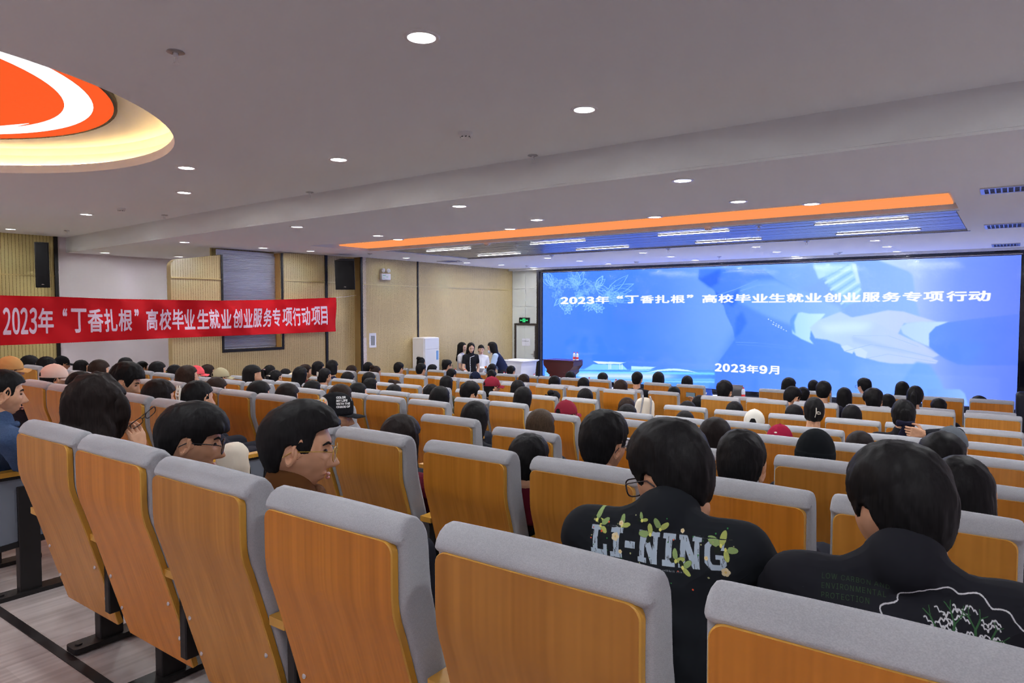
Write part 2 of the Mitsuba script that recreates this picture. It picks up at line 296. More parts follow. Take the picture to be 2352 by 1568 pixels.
# ---------------------------------------------------------------- the video wall picture, drawn in metres of the wall
PPM = 150
def draw_screen():
    W, H = int((SX1 - SX0) * PPM), int((SZ1 - SZ0) * PPM)
    X = lambda x: (x - SX0) * PPM
    Z = lambda z: (SZ1 - z) * PPM
    xs = np.linspace(0, 1, W)[None, :, None]; zs = np.linspace(0, 1, H)[:, None, None]
    stops = [(0, (70, 140, 255)), (.25, (72, 140, 255)), (.34, (92, 152, 255)), (.42, (112, 168, 255)), (.55, (128, 182, 255)), (.72, (178, 216, 255)), (.82, (182, 210, 255)), (.91, (124, 160, 246)), (1, (106, 138, 220))]
    base = np.concatenate([np.interp(xs[..., 0], [s[0] for s in stops], [s[1][k] for s in stops])[..., None] for k in range(3)], -1) * np.ones((H, 1, 1))
    dz = np.exp(-((zs - .9) / .18) ** 2) * np.exp(-((xs - .33) / .14) ** 2)
    base = base * (1 - .22 * dz) + np.array([50, 112, 250]) * .22 * dz
    lt = np.exp(-((zs - .12) / .3) ** 2) * np.exp(-((xs - .76) / .06) ** 2)
    base = base * (1 - .5 * lt) + np.array([226, 255, 255]) * .5 * lt
    img = Image.fromarray(np.clip(base, 0, 255).astype(np.uint8))
    def poly(pts, col, blur=0, alpha=1.0, col2=None, ax=0):
        nonlocal img
        m = Image.new('L', (W, H)); ImageDraw.Draw(m).polygon([(X(a), Z(b)) for a, b in pts], fill=int(255 * alpha))
        m = m.filter(ImageFilter.GaussianBlur(blur or .8))
        if col2 is None: fill = Image.new('RGB', (W, H), col)
        else:
            q = np.array([X(p[0]) if ax == 0 else Z(p[1]) for p in pts]); t = np.clip((np.arange(W if ax == 0 else H) - q.min()) / max(1, np.ptp(q)), 0, 1)
            g = np.array(col)[None] * (1 - t[:, None]) + np.array(col2)[None] * t[:, None]
            g = np.repeat(g[None], H, 0) if ax == 0 else np.repeat(g[:, None], W, 1)
            fill = Image.fromarray(g.astype(np.uint8))
        img.paste(fill, (0, 0), m)
    for pts, col, blur, alpha, col2, ax in SCREEN_POLYS: poly(pts, col, blur, alpha, col2, ax)
    d = ImageDraw.Draw(img)
    for pts, col, w in SCREEN_LINES: d.line([(X(a), Z(b)) for a, b in pts], fill=col, width=w, joint='curve')
    # lilac sprays drawn as outlines
    r = random.Random(5)
    leaf = lambda L, wd: [(t * L, wd * math.sin(math.pi * t ** .8) * s) for s in (1, -1) for t in (np.linspace(0, 1, 12) if s > 0 else np.linspace(1, 0, 12))]
    def sprig(cx, cz, ang, L, wd, w=2):
        c, s = math.cos(ang), math.sin(ang)
        d.line([(X(cx + a * c - b * s), Z(cz + a * s + b * c)) for a, b in leaf(L, wd)], fill=(142, 208, 255), width=w)
        d.line([(X(cx), Z(cz)), (X(cx + L * .9 * c), Z(cz + L * .9 * s))], fill=(118, 186, 255), width=1)
    for cx, cz, a0, a1, L in ((-9.45, .62, 20, 160, .42), (-8.7, .62, 30, 150, .4), (-8.2, .55, -30, 80, .5), (-7.9, .38, -30, 40, .75), (-8.6, .35, 200, 330, .38), (-9.2, .3, 190, 300, .35), (-8.3, .2, 200, 330, .3)):
        for _ in range(5): sprig(cx, cz, math.radians(r.uniform(a0, a1)), L * r.uniform(.6, 1), L * .14)
    for _ in range(34):
        cx, cz = -9.5 + r.random() * 2.0, .30 + r.random() * .5
        if cx > -8.0: cz = .15 + r.random() * .35
        for k in range(4):
            sprig(cx, cz, k * 1.57 + r.random(), .13, .035, 1)
    for cx, cz in ((-9.0, .02), (-8.1, .05), (-8.25, .12), (-8.95, .12)):
        for k in range(6): sprig(cx, cz, k * 1.05, .14, .04, 2)
    white = (252, 254, 255)
    z1, z0 = .345, .155
    for ch, a, b in SCREEN_TEXT:
        hh = (z1 - z0)
        if ch in '\u201c\u201d': stamp(img, ch, X(a), Z(z1), X(b), Z(z1 - hh * .38), white, .035)
        else: stamp(img, ch, X(a), Z(z1 if not ch.isdigit() else z1 - .01), X(b), Z(z0), white, .055 if ch.isdigit() else .035)
    for ch, a, b in SCREEN_DATE: stamp(img, ch, X(a), Z(-1.15), X(b), Z(-1.33), white, .05 if ch.isdigit() else .035)
    return lin(img)
SCREEN_POLYS = [
([(-3.249, 0.974), (-2.1, 0.943), (-1.612, 0.728), (-1.533, 0.645), (-1.473, 0.178), (-1.404, -0.096), (-1.272, -0.383), (-1.824, -0.969), (-2.98, -0.414), (-4.71, 0.112)], (118, 170, 250), 2, 1, (152, 196, 246), 0),
([(-5.559, 0.879), (-3.167, 0.927), (-3.08, 0.622), (-4.168, 0.109), (-5.284, 0.681)], (84, 150, 255), 6, 0.9, (140, 190, 255), 0),
([(-5.619, 0.9), (-5.636, 0.69), (-5.448, 0.571), (-5.261, 0.416), (-5.221, 0.303), (-5.106, 0.292), (-5.066, 0.113), (-5.006, -0.093), (-4.87, -0.354), (-4.821, -0.521), (-4.81, -0.633), (-5.163, -1.134), (-5.388, -1.72), (-4.682, -1.719), (-2.796, -1.684), (-1.208, -1.673), (-1.265, -1.266), (-1.433, -0.952), (-2.502, -0.744), (-2.99, 0.104), (-4.001, 0.647), (-4.269, 0.871)], (66, 132, 255), 1.5, 1, (140, 190, 255), 0),
([(-4.794, -0.446), (-3.81, -0.428), (-2.576, -0.917), (-2.179, -1.673), (-5.251, -1.72), (-5.162, -1.21)], (68, 132, 255), 14, 0.8, (120, 176, 255), 0),
([(-4.715, 0.481), (-4.444, 0.622), (-4.001, 0.629), (-3.319, 0.324), (-2.752, 0.06), (-2.71, -0.085), (-3.555, -0.424), (-3.684, -0.293), (-4.164, -0.117), (-4.618, 0.111), (-4.804, 0.205)], (104, 166, 255), 5, 1, (158, 204, 255), 0),
([(-5.626, 0.69), (-5.143, 0.883), (-5.187, 0.584), (-5.378, 0.494)], (40, 108, 255), 4, 0.9, None, 0),
([(-5.261, 0.416), (-5.184, 0.359), (-5.048, 0.226), (-5.066, 0.113), (-5.181, 0.208)], (40, 108, 255), 2, 0.7, None, 0),
([(-5.01, 0.207), (-4.734, 0.463), (-4.767, 0.205), (-4.895, 0.066)], (44, 116, 255), 4, 0.9, None, 0),
([(-4.798, -0.167), (-4.662, -0.027), (-4.566, -0.257), (-4.701, -0.491), (-4.811, -0.586)], (48, 120, 255), 4, 0.8, None, 0),
([(-3.264, 0.905), (-2.966, 0.911), (-3.001, 0.689), (-3.161, 0.624)], (190, 236, 255), 2, 1, None, 0),
([(-3.086, 0.915), (-2.574, 0.912), (-2.413, 0.521), (-2.399, 0.185), (-2.636, 0.119), (-2.998, 0.534)], (172, 222, 252), 3, 1, None, 0),
([(-3.096, 0.623), (-2.628, 0.897), (-2.612, 0.871), (-3.08, 0.588)], (140, 196, 246), 1.2, 0.8, None, 0),
([(-3.047, 0.553), (-2.596, 0.829), (-2.58, 0.803), (-3.03, 0.518)], (210, 250, 255), 1.2, 0.8, None, 0),
([(-2.997, 0.483), (-2.564, 0.76), (-2.548, 0.734), (-2.981, 0.448)], (140, 196, 246), 1.2, 0.8, None, 0),
([(-2.948, 0.413), (-2.532, 0.692), (-2.516, 0.666), (-2.932, 0.378)], (210, 250, 255), 1.2, 0.8, None, 0),
([(-2.899, 0.344), (-2.499, 0.624), (-2.484, 0.598), (-2.883, 0.309)], (140, 196, 246), 1.2, 0.8, None, 0),
([(-2.85, 0.274), (-2.467, 0.556), (-2.452, 0.53), (-2.834, 0.24)], (210, 250, 255), 1.2, 0.8, None, 0),
([(-2.802, 0.206), (-2.436, 0.488), (-2.42, 0.462), (-2.785, 0.171)], (140, 196, 246), 1.2, 0.8, None, 0),
([(-2.753, 0.137), (-2.404, 0.42), (-2.388, 0.395), (-2.737, 0.103)], (210, 250, 255), 1.2, 0.8, None, 0),
([(-2.705, 0.069), (-2.372, 0.353), (-2.356, 0.327), (-2.688, 0.035)], (140, 196, 246), 1.2, 0.8, None, 0),
([(-2.574, 0.912), (-2.49, 0.892), (-2.413, 0.521), (-2.467, 0.522)], (205, 240, 255), 1.5, 1, None, 0),
([(-3.628, -0.088), (-3.478, -0.035), (-3.312, -0.069), (-3.027, -0.069), (-3.289, -0.419), (-3.302, -0.577), (-3.235, -0.68), (-3.468, -0.581), (-3.639, -0.47), (-3.66, -0.248)], (176, 226, 255), 1.5, 1, (206, 248, 255), 0),
([(-3.686, -0.204), (-3.628, -0.088), (-3.545, -0.052), (-3.609, -0.247), (-3.588, -0.469), (-3.675, -0.355)], (96, 160, 250), 2, 0.9, None, 0),
([(-2.684, -0.17), (-2.287, -0.083), (-1.919, 0.001), (-1.666, -0.024), (-1.417, -0.112), (-1.14, -0.206), (-1.661, -0.243), (-1.763, -0.474), (-2.208, -0.275), (-2.59, -0.237)], (196, 224, 255), 1.5, 1, (196, 214, 250), 0),
([(-3.307, -0.349), (-3.146, -0.199), (-2.75, -0.034), (-2.437, -0.193), (-2.21, -0.2), (-1.911, -0.353), (-1.655, -0.488), (-1.335, -0.641), (-1.071, -0.809), (-1.192, -0.877), (-1.089, -0.921), (-1.122, -0.97), (-1.467, -0.994), (-1.824, -1.002), (-2.044, -0.979), (-2.27, -0.921), (-2.407, -0.893), (-2.485, -0.811), (-2.618, -0.782), (-2.705, -0.716), (-2.737, -0.666), (-2.977, -0.586), (-3.204, -0.557)], (190, 224, 255), 1.5, 1, (196, 214, 255), 0),
([(-2.546, -0.491), (-1.758, -0.72), (-1.124, -0.858), (-1.756, -0.785), (-2.505, -0.617)], (176, 206, 250), 3, 0.8, None, 0),
([(-3.144, -0.286), (-2.513, -0.219), (-2.134, -0.249), (-2.356, -0.402), (-2.979, -0.457)], (214, 244, 255), 8, 0.9, None, 0),
([(-2.721, -0.708), (-2.62, -0.68), (-2.487, -0.743), (-2.516, -0.846), (-2.656, -0.8)], (206, 232, 255), 1.2, 1, None, 0),
([(-2.487, -0.743), (-2.388, -0.715), (-2.257, -0.803), (-2.285, -0.922), (-2.453, -0.878)], (208, 232, 255), 1.2, 1, None, 0),
([(-1.709, -0.309), (-1.59, -0.235), (-1.415, -0.209), (-0.951, -0.204), (-1.137, -0.317), (-1.237, -0.423), (-1.238, -0.663), (-1.477, -0.549), (-1.656, -0.439)], (190, 222, 255), 1.5, 1, (200, 232, 255), 0),
([(-1.237, -0.423), (-1.138, -0.301), (-0.951, -0.22), (-0.643, -0.162), (0.098, -0.059), (0.122, -0.944), (-0.59, -0.977), (-0.787, -0.963), (-0.989, -0.869), (-1.092, -0.793), (-1.231, -0.662)], (106, 158, 255), 1.2, 1, (96, 132, 214), 0),
([(-1.197, -0.669), (-0.797, -0.531), (-0.408, -0.599), (-0.591, -0.962), (-0.854, -0.926)], (96, 148, 255), 8, 0.8, None, 0),
([(-1.433, -0.952), (-1.224, -0.991), (-1.046, -1.293), (-0.915, -1.682), (-1.241, -1.708), (-1.882, -1.676)], (112, 172, 255), 3, 1, (130, 184, 255), 0),
([(-1.247, -1.45), (-0.743, -1.416), (-0.669, -1.49), (-0.611, -1.697), (-1.241, -1.708)], (118, 172, 255), 1.2, 1, (150, 196, 255), 0),
([(-9.662, -1.491), (-5.247, -1.3), (-5.242, -1.681), (-9.662, -1.782)], (80, 168, 255), 3, 0.55, None, 0),
([(-9.662, -1.547), (-5.247, -1.357), (-5.246, -1.405), (-9.662, -1.603)], (120, 226, 255), 1.2, 0.9, None, 0),
([(-9.662, -1.636), (-5.246, -1.433), (-5.245, -1.471), (-9.662, -1.681)], (170, 244, 255), 1.2, 0.9, (64, 140, 255), 0),
([(-9.662, -1.715), (-5.245, -1.5), (-5.244, -1.529), (-9.662, -1.748)], (110, 206, 255), 1.2, 0.8, None, 0),
([(-9.662, -1.603), (-5.246, -1.405), (-5.246, -1.424), (-9.662, -1.625)], (224, 255, 255), 1.2, 0.8, (64, 140, 255), 0),
([(-9.662, -1.771), (-5.244, -1.548), (-5.244, -1.576), (-9.662, -1.804)], (150, 232, 255), 1.2, 0.8, None, 0),
([(-9.662, -1.491), (-5.247, -1.309), (-5.247, -1.328), (-9.662, -1.513)], (150, 236, 255), 1.2, 0.8, (64, 140, 255), 0),
([(-9.661, -1.827), (-5.243, -1.595), (-5.243, -1.614), (-9.661, -1.849)], (84, 170, 255), 1.2, 0.8, None, 0),
([(-8.658, -1.571), (-6.688, -1.464), (-6.054, -1.488), (-6.687, -1.585), (-8.658, -1.657)], (236, 255, 255), 5, 0.9, None, 0),
([(-8.535, -1.467), (-8.267, -1.315), (-7.468, -1.289), (-7.353, -1.397)], (120, 206, 255), 1, 1, (160, 234, 255), 0),
([(-8.268, -1.241), (-7.388, -1.223), (-7.536, -1.276), (-8.111, -1.297)], (246, 255, 255), 0.8, 1, (206, 246, 255), 0),
([(-7.838, -1.295), (-7.819, -1.294), (-7.819, -1.41), (-7.837, -1.411)], (226, 252, 255), 0.6, 0.9, None, 0),
([(-7.791, -1.293), (-7.773, -1.292), (-7.772, -1.407), (-7.791, -1.408)], (226, 252, 255), 0.6, 0.9, None, 0),
([(-7.548, -1.282), (-7.53, -1.281), (-7.529, -1.395), (-7.547, -1.396)], (226, 252, 255), 0.6, 0.9, None, 0),
([(-7.491, -1.279), (-7.472, -1.278), (-7.471, -1.392), (-7.49, -1.393)], (226, 252, 255), 0.6, 0.9, None, 0),
([(-7.241, -1.309), (-6.625, -1.3), (-6.754, -1.356), (-7.24, -1.391)], (196, 246, 255), 0.8, 1, None, 0),
([(-7.218, -1.38), (-6.689, -1.363), (-6.797, -1.399), (-7.262, -1.423)], (150, 226, 255), 0.8, 0.9, None, 0),
([(-6.862, -1.443), (-6.581, -1.368), (-6.316, -1.324), (-6.108, -1.314), (-5.852, -1.331), (-5.6, -1.385), (-5.851, -1.36), (-6.159, -1.356), (-6.474, -1.382)], (214, 252, 255), 0.8, 1, None, 0),
([(-8.81, -1.264), (-8.573, -1.265), (-8.585, -1.308), (-8.784, -1.426), (-8.834, -1.385)], (140, 220, 255), 1, 0.9, None, 0)]
SCREEN_LINES = [([(-4.714, 0.407), (-4.352, 0.52), (-3.913, 0.537)], (130, 184, 255), 3), ([(-5.279, 0.303), (-4.807, 0.446), (-4.354, 0.638)], (120, 176, 255), 3), ([(-5.094, 0.807), (-4.721, 0.832), (-4.178, 0.76)], (110, 168, 255), 3), ([(-4.791, -0.679), (-4.333, -0.675), (-3.549, -0.743)], (104, 162, 255), 2), ([(-4.772, -0.725), (-4.332, -0.74), (-3.633, -0.781)], (104, 162, 255), 2), ([(-2.656, -0.8), (-2.2, -0.65), (-1.758, -0.72), (-1.124, -0.874)], (160, 196, 246), 2), ([(-2.285, -0.922), (-1.901, -0.823), (-1.122, -0.938)], (164, 198, 246), 2), ([(-2.507, -0.49), (-1.908, -0.477), (-1.404, -0.668)], (172, 204, 250), 2), ([(-4.128, -0.18), (-4.11, -0.189)], (206, 232, 255), 3), ([(-4.029, -0.288), (-4.012, -0.297)], (206, 232, 255), 3), ([(-4.074, -0.212), (-4.057, -0.221)], (206, 232, 255), 3), ([(-3.977, -0.314), (-3.959, -0.323)], (206, 232, 255), 3), ([(-4.021, -0.244), (-4.004, -0.253)], (206, 232, 255), 3), ([(-3.924, -0.34), (-3.906, -0.349)], (206, 232, 255), 3), ([(-3.968, -0.276), (-3.951, -0.285)], (206, 232, 255), 3), ([(-3.872, -0.367), (-3.854, -0.375)], (206, 232, 255), 3), ([(-3.916, -0.308), (-3.898, -0.317)], (206, 232, 255), 3), ([(-3.819, -0.393), (-3.802, -0.401)], (206, 232, 255), 3), ([(-3.863, -0.34), (-3.846, -0.348)], (206, 232, 255), 3), ([(-3.767, -0.419), (-3.75, -0.427)], (206, 232, 255), 3)]
SCREEN_TEXT = [('2', -9.209, -8.967), ('0', -8.954, -8.716), ('2', -8.704, -8.482), ('3', -8.47, -8.239), ('年', -8.215, -7.825), ('“', -7.639, -7.456), ('丁', -7.422, -7.063), ('香', -7.03, -6.682), ('扎', -6.66, -6.3), ('根', -6.279, -5.929), ('”', -5.899, -5.738), ('高', -5.549, -5.208), ('校', -5.189, -4.848), ('毕', -4.83, -4.489), ('业', -4.471, -4.132), ('生', -4.123, -3.784), ('就', -3.767, -3.43), ('业', -3.413, -3.086), ('创', -3.07, -2.744), ('业', -2.72, -2.389), ('服', -2.373, -2.052), ('务', -2.03, -1.718), ('专', -1.689, -1.379), ('项', -1.352, -1.025), ('行', -0.998, -0.681), ('动', -0.662, -0.33)]
SCREEN_DATE = [('2', -5.239, -5.076), ('0', -5.066, -4.905), ('2', -4.886, -4.727), ('3', -4.718, -4.571), ('年', -4.552, -4.299), ('9', -4.29, -4.121), ('月', -4.103, -3.884)]
BANNER_TEXT = [('2', 0.0639, 0.0796), ('0', 0.0813, 0.0972), ('2', 0.0989, 0.1143), ('3', 0.1161, 0.1326), ('年', 0.1344, 0.1666), ('“', 0.1868, 0.1971), ('丁', 0.2046, 0.2372), ('香', 0.2391, 0.2739), ('扎', 0.2759, 0.3067), ('根', 0.3098, 0.3427), ('”', 0.347, 0.3589), ('高', 0.3788, 0.4104), ('校', 0.415, 0.4464), ('毕', 0.4488, 0.4824), ('业', 0.4836, 0.5145), ('生', 0.5195, 0.5514), ('就', 0.5527, 0.5842), ('业', 0.5881, 0.6192), ('创', 0.6233, 0.6524), ('业', 0.6566, 0.6895), ('服', 0.6909, 0.7217), ('务', 0.7261, 0.7562), ('专', 0.7593, 0.7902), ('项', 0.7965, 0.8299), ('行', 0.8315, 0.8608), ('动', 0.8641, 0.8959), ('项', 0.8993, 0.9319), ('目', 0.9354, 0.9635)]
BANNER_EDGE = [[3.02, 0.194, -0.462], [3.372, 0.194, -0.462], [4.033, 0.187, -0.459], [4.778, 0.167, -0.449], [5.656, 0.162, -0.439], [6.508, 0.161, -0.434], [7.61, 0.189, -0.428], [8.907, 0.247, -0.417]]
LAMPS = [
(-13.787, 6.015, 0, 'round white downlight, just ahead of the ceiling beam, first from the banner wall'),
(-10.65, 5.837, 0, 'round white downlight, just ahead of the ceiling beam, second from the banner wall'),
(-7.51, 5.615, 0, 'round white downlight, just ahead of the ceiling beam, third from the banner wall'),
(-4.665, 5.494, 0, 'round white downlight, just ahead of the ceiling beam, fourth from the banner wall'),
(-2.249, 5.503, 0, 'round white downlight, just ahead of the ceiling beam, fifth from the banner wall'),
(-10.52, 7.16, 0, 'round white downlight, second row ahead of the beam, first from the banner wall'),
(-7.459, 6.971, 0, 'round white downlight, second row ahead of the beam, second from the banner wall'),
(-4.622, 6.864, 0, 'round white downlight, second row ahead of the beam, third from the banner wall'),
(-2.234, 6.889, 0, 'round white downlight, second row ahead of the beam, fourth from the banner wall'),
(-13.591, 7.325, 0, 'round white downlight, row along the orange light strip, first from the banner wall'),
(-10.363, 8.033, 0, 'round white downlight, row along the orange light strip, second from the banner wall'),
(-7.602, 7.512, 0, 'round white downlight, row along the orange light strip, third from the banner wall'),
(-5.428, 7.422, 0, 'round white downlight, row along the orange light strip, fourth from the banner wall'),
(-3.38, 7.458, 0, 'round white downlight, row along the orange light strip, fifth from the banner wall'),
(-1.684, 7.479, 0, 'round white downlight, row along the orange light strip, sixth from the banner wall'),
(-10.144, 10.257, 0, 'round white downlight between the slatted field and the wall'),
(-10.055, 12.094, 0, 'round white downlight, first row beyond the slatted field, first from the banner wall'),
(-7.788, 11.969, 0, 'round white downlight, first row beyond the slatted field, second from the banner wall'),
(-5.639, 11.934, 0, 'round white downlight, first row beyond the slatted field, third from the banner wall'),
(-3.567, 11.959, 0, 'round white downlight, first row beyond the slatted field, fourth from the banner wall'),
(-1.759, 11.96, 0, 'round white downlight, first row beyond the slatted field, fifth from the banner wall'),
(-9.868, 13.159, 0, 'round white downlight, second row beyond the slatted field, first from the banner wall'),
(-7.706, 13.116, 0, 'round white downlight, second row beyond the slatted field, second from the banner wall'),
(-5.597, 13.133, 0, 'round white downlight, second row beyond the slatted field, third from the banner wall'),
(-3.562, 13.205, 0, 'round white downlight, second row beyond the slatted field, fourth from the banner wall'),
(-1.758, 13.224, 0, 'round white downlight, second row beyond the slatted field, fifth from the banner wall'),
(-9.855, 14.475, 0, 'round white downlight, row right before the video wall, first from the banner wall'),
(-7.65, 14.333, 0, 'round white downlight, row right before the video wall, second from the banner wall'),
(-5.56, 14.351, 0, 'round white downlight, row right before the video wall, third from the banner wall'),
(-3.552, 14.481, 0, 'round white downlight, row right before the video wall, fourth from the banner wall'),
(-1.757, 14.4, 0, 'round white downlight, row right before the video wall, fifth from the banner wall'),
(-2.425, 2.57, 1, 'largest round downlight, alone above the nearest seats'),
(-2.392, 4.126, 1, 'round downlight in the rear ceiling beside the smoke detector'),
(-4.97, 4.176, 1, 'round downlight between the glowing recess and the ceiling beam'),
(-6.435, 3.56, 1, 'round downlight right beside the glowing round recess'),
(-7.806, 4.286, 1, 'round downlight by the beam, just beyond the one beside the recess'),
(-10.697, 4.43, 1, 'round downlight near the beam above the black column speaker side'),
(-13.675, 4.482, 1, 'round downlight nearest the slatted wall of the rear ceiling'),
(0.2, 4.15, 1, 'round downlight first of those over the back of the hall'),
(-2.4, 0.9, 1, 'round downlight second of those over the back of the hall'),
(0.2, 0.9, 1, 'round downlight third of those over the back of the hall'),
(-2.4, -0.9, 1, 'round downlight fourth of those over the back of the hall'),
(0.2, -0.9, 1, 'round downlight fifth of those over the back of the hall'),
(-9.9, 1.2, 1, 'round downlight sixth of those over the back of the hall'),
(-12.6, 1.2, 1, 'round downlight seventh of those over the back of the hall'),
(-9.9, -1.2, 1, 'round downlight eighth of those over the back of the hall'),
(-12.6, -1.2, 1, 'round downlight ninth of those over the back of the hall'),
(-5.0, -1.9, 1, 'round downlight tenth of those over the back of the hall'),
(0.3, 5.5, 0, 'round downlight eleventh of those over the back of the hall'),
(0.3, 6.9, 0, 'round downlight twelfth of those over the back of the hall')]
TUBES = [(-8.219, 9.37), (-5.92, 9.37), (-3.676, 9.37), (-1.55, 9.37), (-8.117, 10.73), (-5.853, 10.73), (-3.641, 10.73), (-1.558, 10.73)]
SPRINKLERS = [(-3.605, 1.949, 1.36, 'fire sprinkler nearest the glowing ceiling recess'), (-6.603, 5.12, 1.36, 'fire sprinkler at the beam, between the recess and the front ceiling'), (-9.864, 5.12, 1.36, 'fire sprinkler at the beam beside the far smoke detector'), (-13.12, 5.12, 1.36, 'fire sprinkler at the beam above the column speaker'), (-3.452, 5.063, 1.36, 'fire sprinkler at the beam beside the near smoke detector'), (-9.922, 9.068, 1.075, 'fire sprinkler above the box speaker'), (-6.705, 9.339, 1.075, 'fire sprinkler at the rear edge of the slatted field, banner-side'), (-4.923, 11.436, 1.075, 'fire sprinkler at the front edge of the slatted field, middle'), (-2.653, 9.001, 1.075, 'fire sprinkler at the rear edge of the slatted field, screen-side'), (-2.629, 11.41, 1.075, 'fire sprinkler at the front edge of the slatted field, far from the banner'), (-4.812, 13.704, 1.075, 'fire sprinkler close to the middle of the video wall'), (-2.633, 13.998, 1.075, 'fire sprinkler close to the screen next to a smoke detector'), (-7.356, 11.447, 1.075, 'fire sprinkler at the front edge of the slatted field, nearest the podium'), (-9.566, 13.776, 1.075, 'fire sprinkler near the door corner'), (-9.768, 11.455, 1.075, 'fire sprinkler over the ceiling air vent')]
SMOKES = [(-9.683, 4.442, 1.36, 'white smoke detector at the far end of the rear ceiling'), (-3.435, 4.12, 1.36, 'white smoke detector above the middle of the seats'), (-6.861, 8.766, 1.075, 'smoke detector beside the orange strip, banner side'), (-3.223, 8.758, 1.075, 'smoke detector beside the orange strip, middle'), (-6.757, 13.973, 1.075, 'smoke detector before the screen, over the bridge picture'), (-2.733, 14.168, 1.075, 'smoke detector before the screen, over the handshake')]
VENTS = [(-0.33, 0.08, 10.55, 11.05, 'metal air vent in the ceiling beyond the slatted field'), (-0.32, 0.06, 13.72, 14.28, 'metal air vent in the ceiling just before the screen corner'), (-0.27, 0.1, 7.4, 7.75, 'metal air vent in the ceiling level with the orange strip'), (-10.25, -9.85, 11.3, 11.7, 'metal air vent in the ceiling by the slatted wall')]
scr = draw_screen() * SCREEN_GAIN
scr[..., 2] *= 1.7      # the wall's blue is beyond what the picture can show, and tints the ceiling
m_, uv_ = quad_uv((SX0, D - .06, SZ0), (SX1, D - .06, SZ0), (SX1, D - .06, SZ1), (SX0, D - .06, SZ1))
put('video_wall', cat(box(SX0 - .13, SX0 - .06, D - .16, D, SZ0 - .1, SZ1 + .08, .004), box(SX1 + .02, SX1 + .16, D - .10, D, SZ0 - .1, SZ1 + .08, .004), box(SX0 - .13, SX1 + .16, D - .16, D, SZ1 + .035, SZ1 + .10, .004), box(SX0 - .13, SX1 + .16, D - .08, D, SZ0 - .1, SZ0, .004),
     box(SX0 - .13, SX1 + .16, D - .055, D - .01, SZ0 - .05, SZ1 + .05)), 'm_gloss_black')
put('video_wall__inner_frame', cat(box(SX0 - .055, SX0 - .03, D - .09, D - .05, SZ0 - .02, SZ1 + .035), box(SX0 - .055, SX1 + .02, D - .09, D - .05, SZ1 + .01, SZ1 + .03)), 'm_steel')
put('video_wall__screen', m_, 'm_gloss_black', uv=uv_, emit=canvas_tex(scr))
tag('video_wall', 'huge glowing blue video wall showing a handshake and a white title', 'screen')
# ---------------------------------------------------------------- red banner
def draw_banner():
    W, H = 1680, 190
    img = Image.new('RGB', (W, H), (196, 20, 30)); d = ImageDraw.Draw(img)
    for ch, a, b in BANNER_TEXT:
        x0, x1 = a * W, b * W
        if ch in '\u201c\u201d': stamp(img, ch, x0, 46, x1, 80, (236, 214, 232), .03)
        else: stamp(img, ch, x0, 46, x1, 150, (236, 214, 232), .025)
    return lin(img)
mat('m_banner', canvas_tex(draw_banner()), .7, .2)
ny = 60; ys = np.linspace(3.02, 8.91, ny)
prof = np.array(BANNER_EDGE)
zt, zb = np.interp(ys, prof[:, 0], prof[:, 1]), np.interp(ys, prof[:, 0], prof[:, 2])
V, U = [], []
for i, y in enumerate(ys):
    for j in range(9):
        t = j / 8; V.append([-10.74 + .03 * math.sin(i * .35 + t * 2) * math.sin(math.pi * t) + .012 * math.sin(i * 1.1 - t * 5), y, zt[i] * (1 - t) + zb[i] * t]); U.append([i / (ny - 1), 1 - t])
F = [[i * 9 + j, i * 9 + j + 1, (i + 1) * 9 + j + 1] for i in range(ny - 1) for j in range(8)] + [[i * 9 + j, (i + 1) * 9 + j + 1, (i + 1) * 9 + j] for i in range(ny - 1) for j in range(8)]
put('banner', trimesh.Trimesh(np.array(V), F, process=False), 'm_banner', smooth=True, uv=np.array(U))
put('banner__cord', cat(tube([(-10.74, 8.91, float(zt[-1])), (-10.8, 9.3, float(zt[-1]) + .03), (-10.9, 9.57, float(zt[-1]) + .06)], .004, 6), tube([(-10.74, 3.02, float(zt[0])), (-11.5, 2.0, float(zt[0]) + .05), (-14.4, -1.5, float(zt[0]) + .1)], .004, 6)), 'm_white_plastic')
tag('banner', 'long red cloth banner with a row of white Chinese lettering', 'banner')
# ---------------------------------------------------------------- ceiling fittings
lamp_rim = lathe([(.068, .0), (.071, -.006), (.088, -.006), (.094, .001), (.094, .006)], 28)
lamp_face = lathe([(.0, -.002), (.069, -.002)], 28); lamp_face.invert()
if lamp_face.face_normals[:, 2].mean() > 0: lamp_face.invert()
rim_d, face_d = mikit.ply(lamp_rim, 'm_white_plastic', 40), mikit.ply(lamp_face, 'm_emit')
ORD = ['', 'second', 'third', 'fourth', 'fifth', 'sixth', 'seventh', 'eighth', 'ninth', 'tenth', 'eleventh', 'twelfth', 'thirteenth', 'fourteenth', 'fifteenth']
for x, y, zone, lab in LAMPS:
    k = num('downlight'); tw = T4().translate([x, y, ZR if zone else ZL])
    put(k, rim_d, None, tw=tw); put(k + '__diffuser', face_d, None, tw=tw, emit=LAMP)
    tag(k, lab, 'ceiling light', 'round downlights in the ' + ('rear' if zone else 'front') + ' ceiling')
tube_m = Polygon([(-.5, -.032), (.5, -.032), (.525, 0), (.5, .032), (-.5, .032), (-.525, 0)])
tube_d = mikit.ply(extr(tube_m.buffer(.006), .012, 'z', -.004), 'm_white_plastic'); tl = extr(tube_m.buffer(-.006), .004, 'z', -.01)
tube_e = mikit.ply(tl, 'm_emit')
for i, (x, y) in enumerate(TUBES):
    k = num('linear_lamp'); tw = T4().translate([x, y, ZL + .006])
    put(k, tube_d, None, tw=tw); put(k + '__diffuser', tube_e, None, tw=tw, emit=TUBE)
    tag(k, f'white linear lamp in the slatted ceiling field, {"rear" if i < 4 else "front"} row, {["first", "second", "third", "fourth"][i % 4]} from the banner wall', 'ceiling light', 'linear lamps in the slatted ceiling')
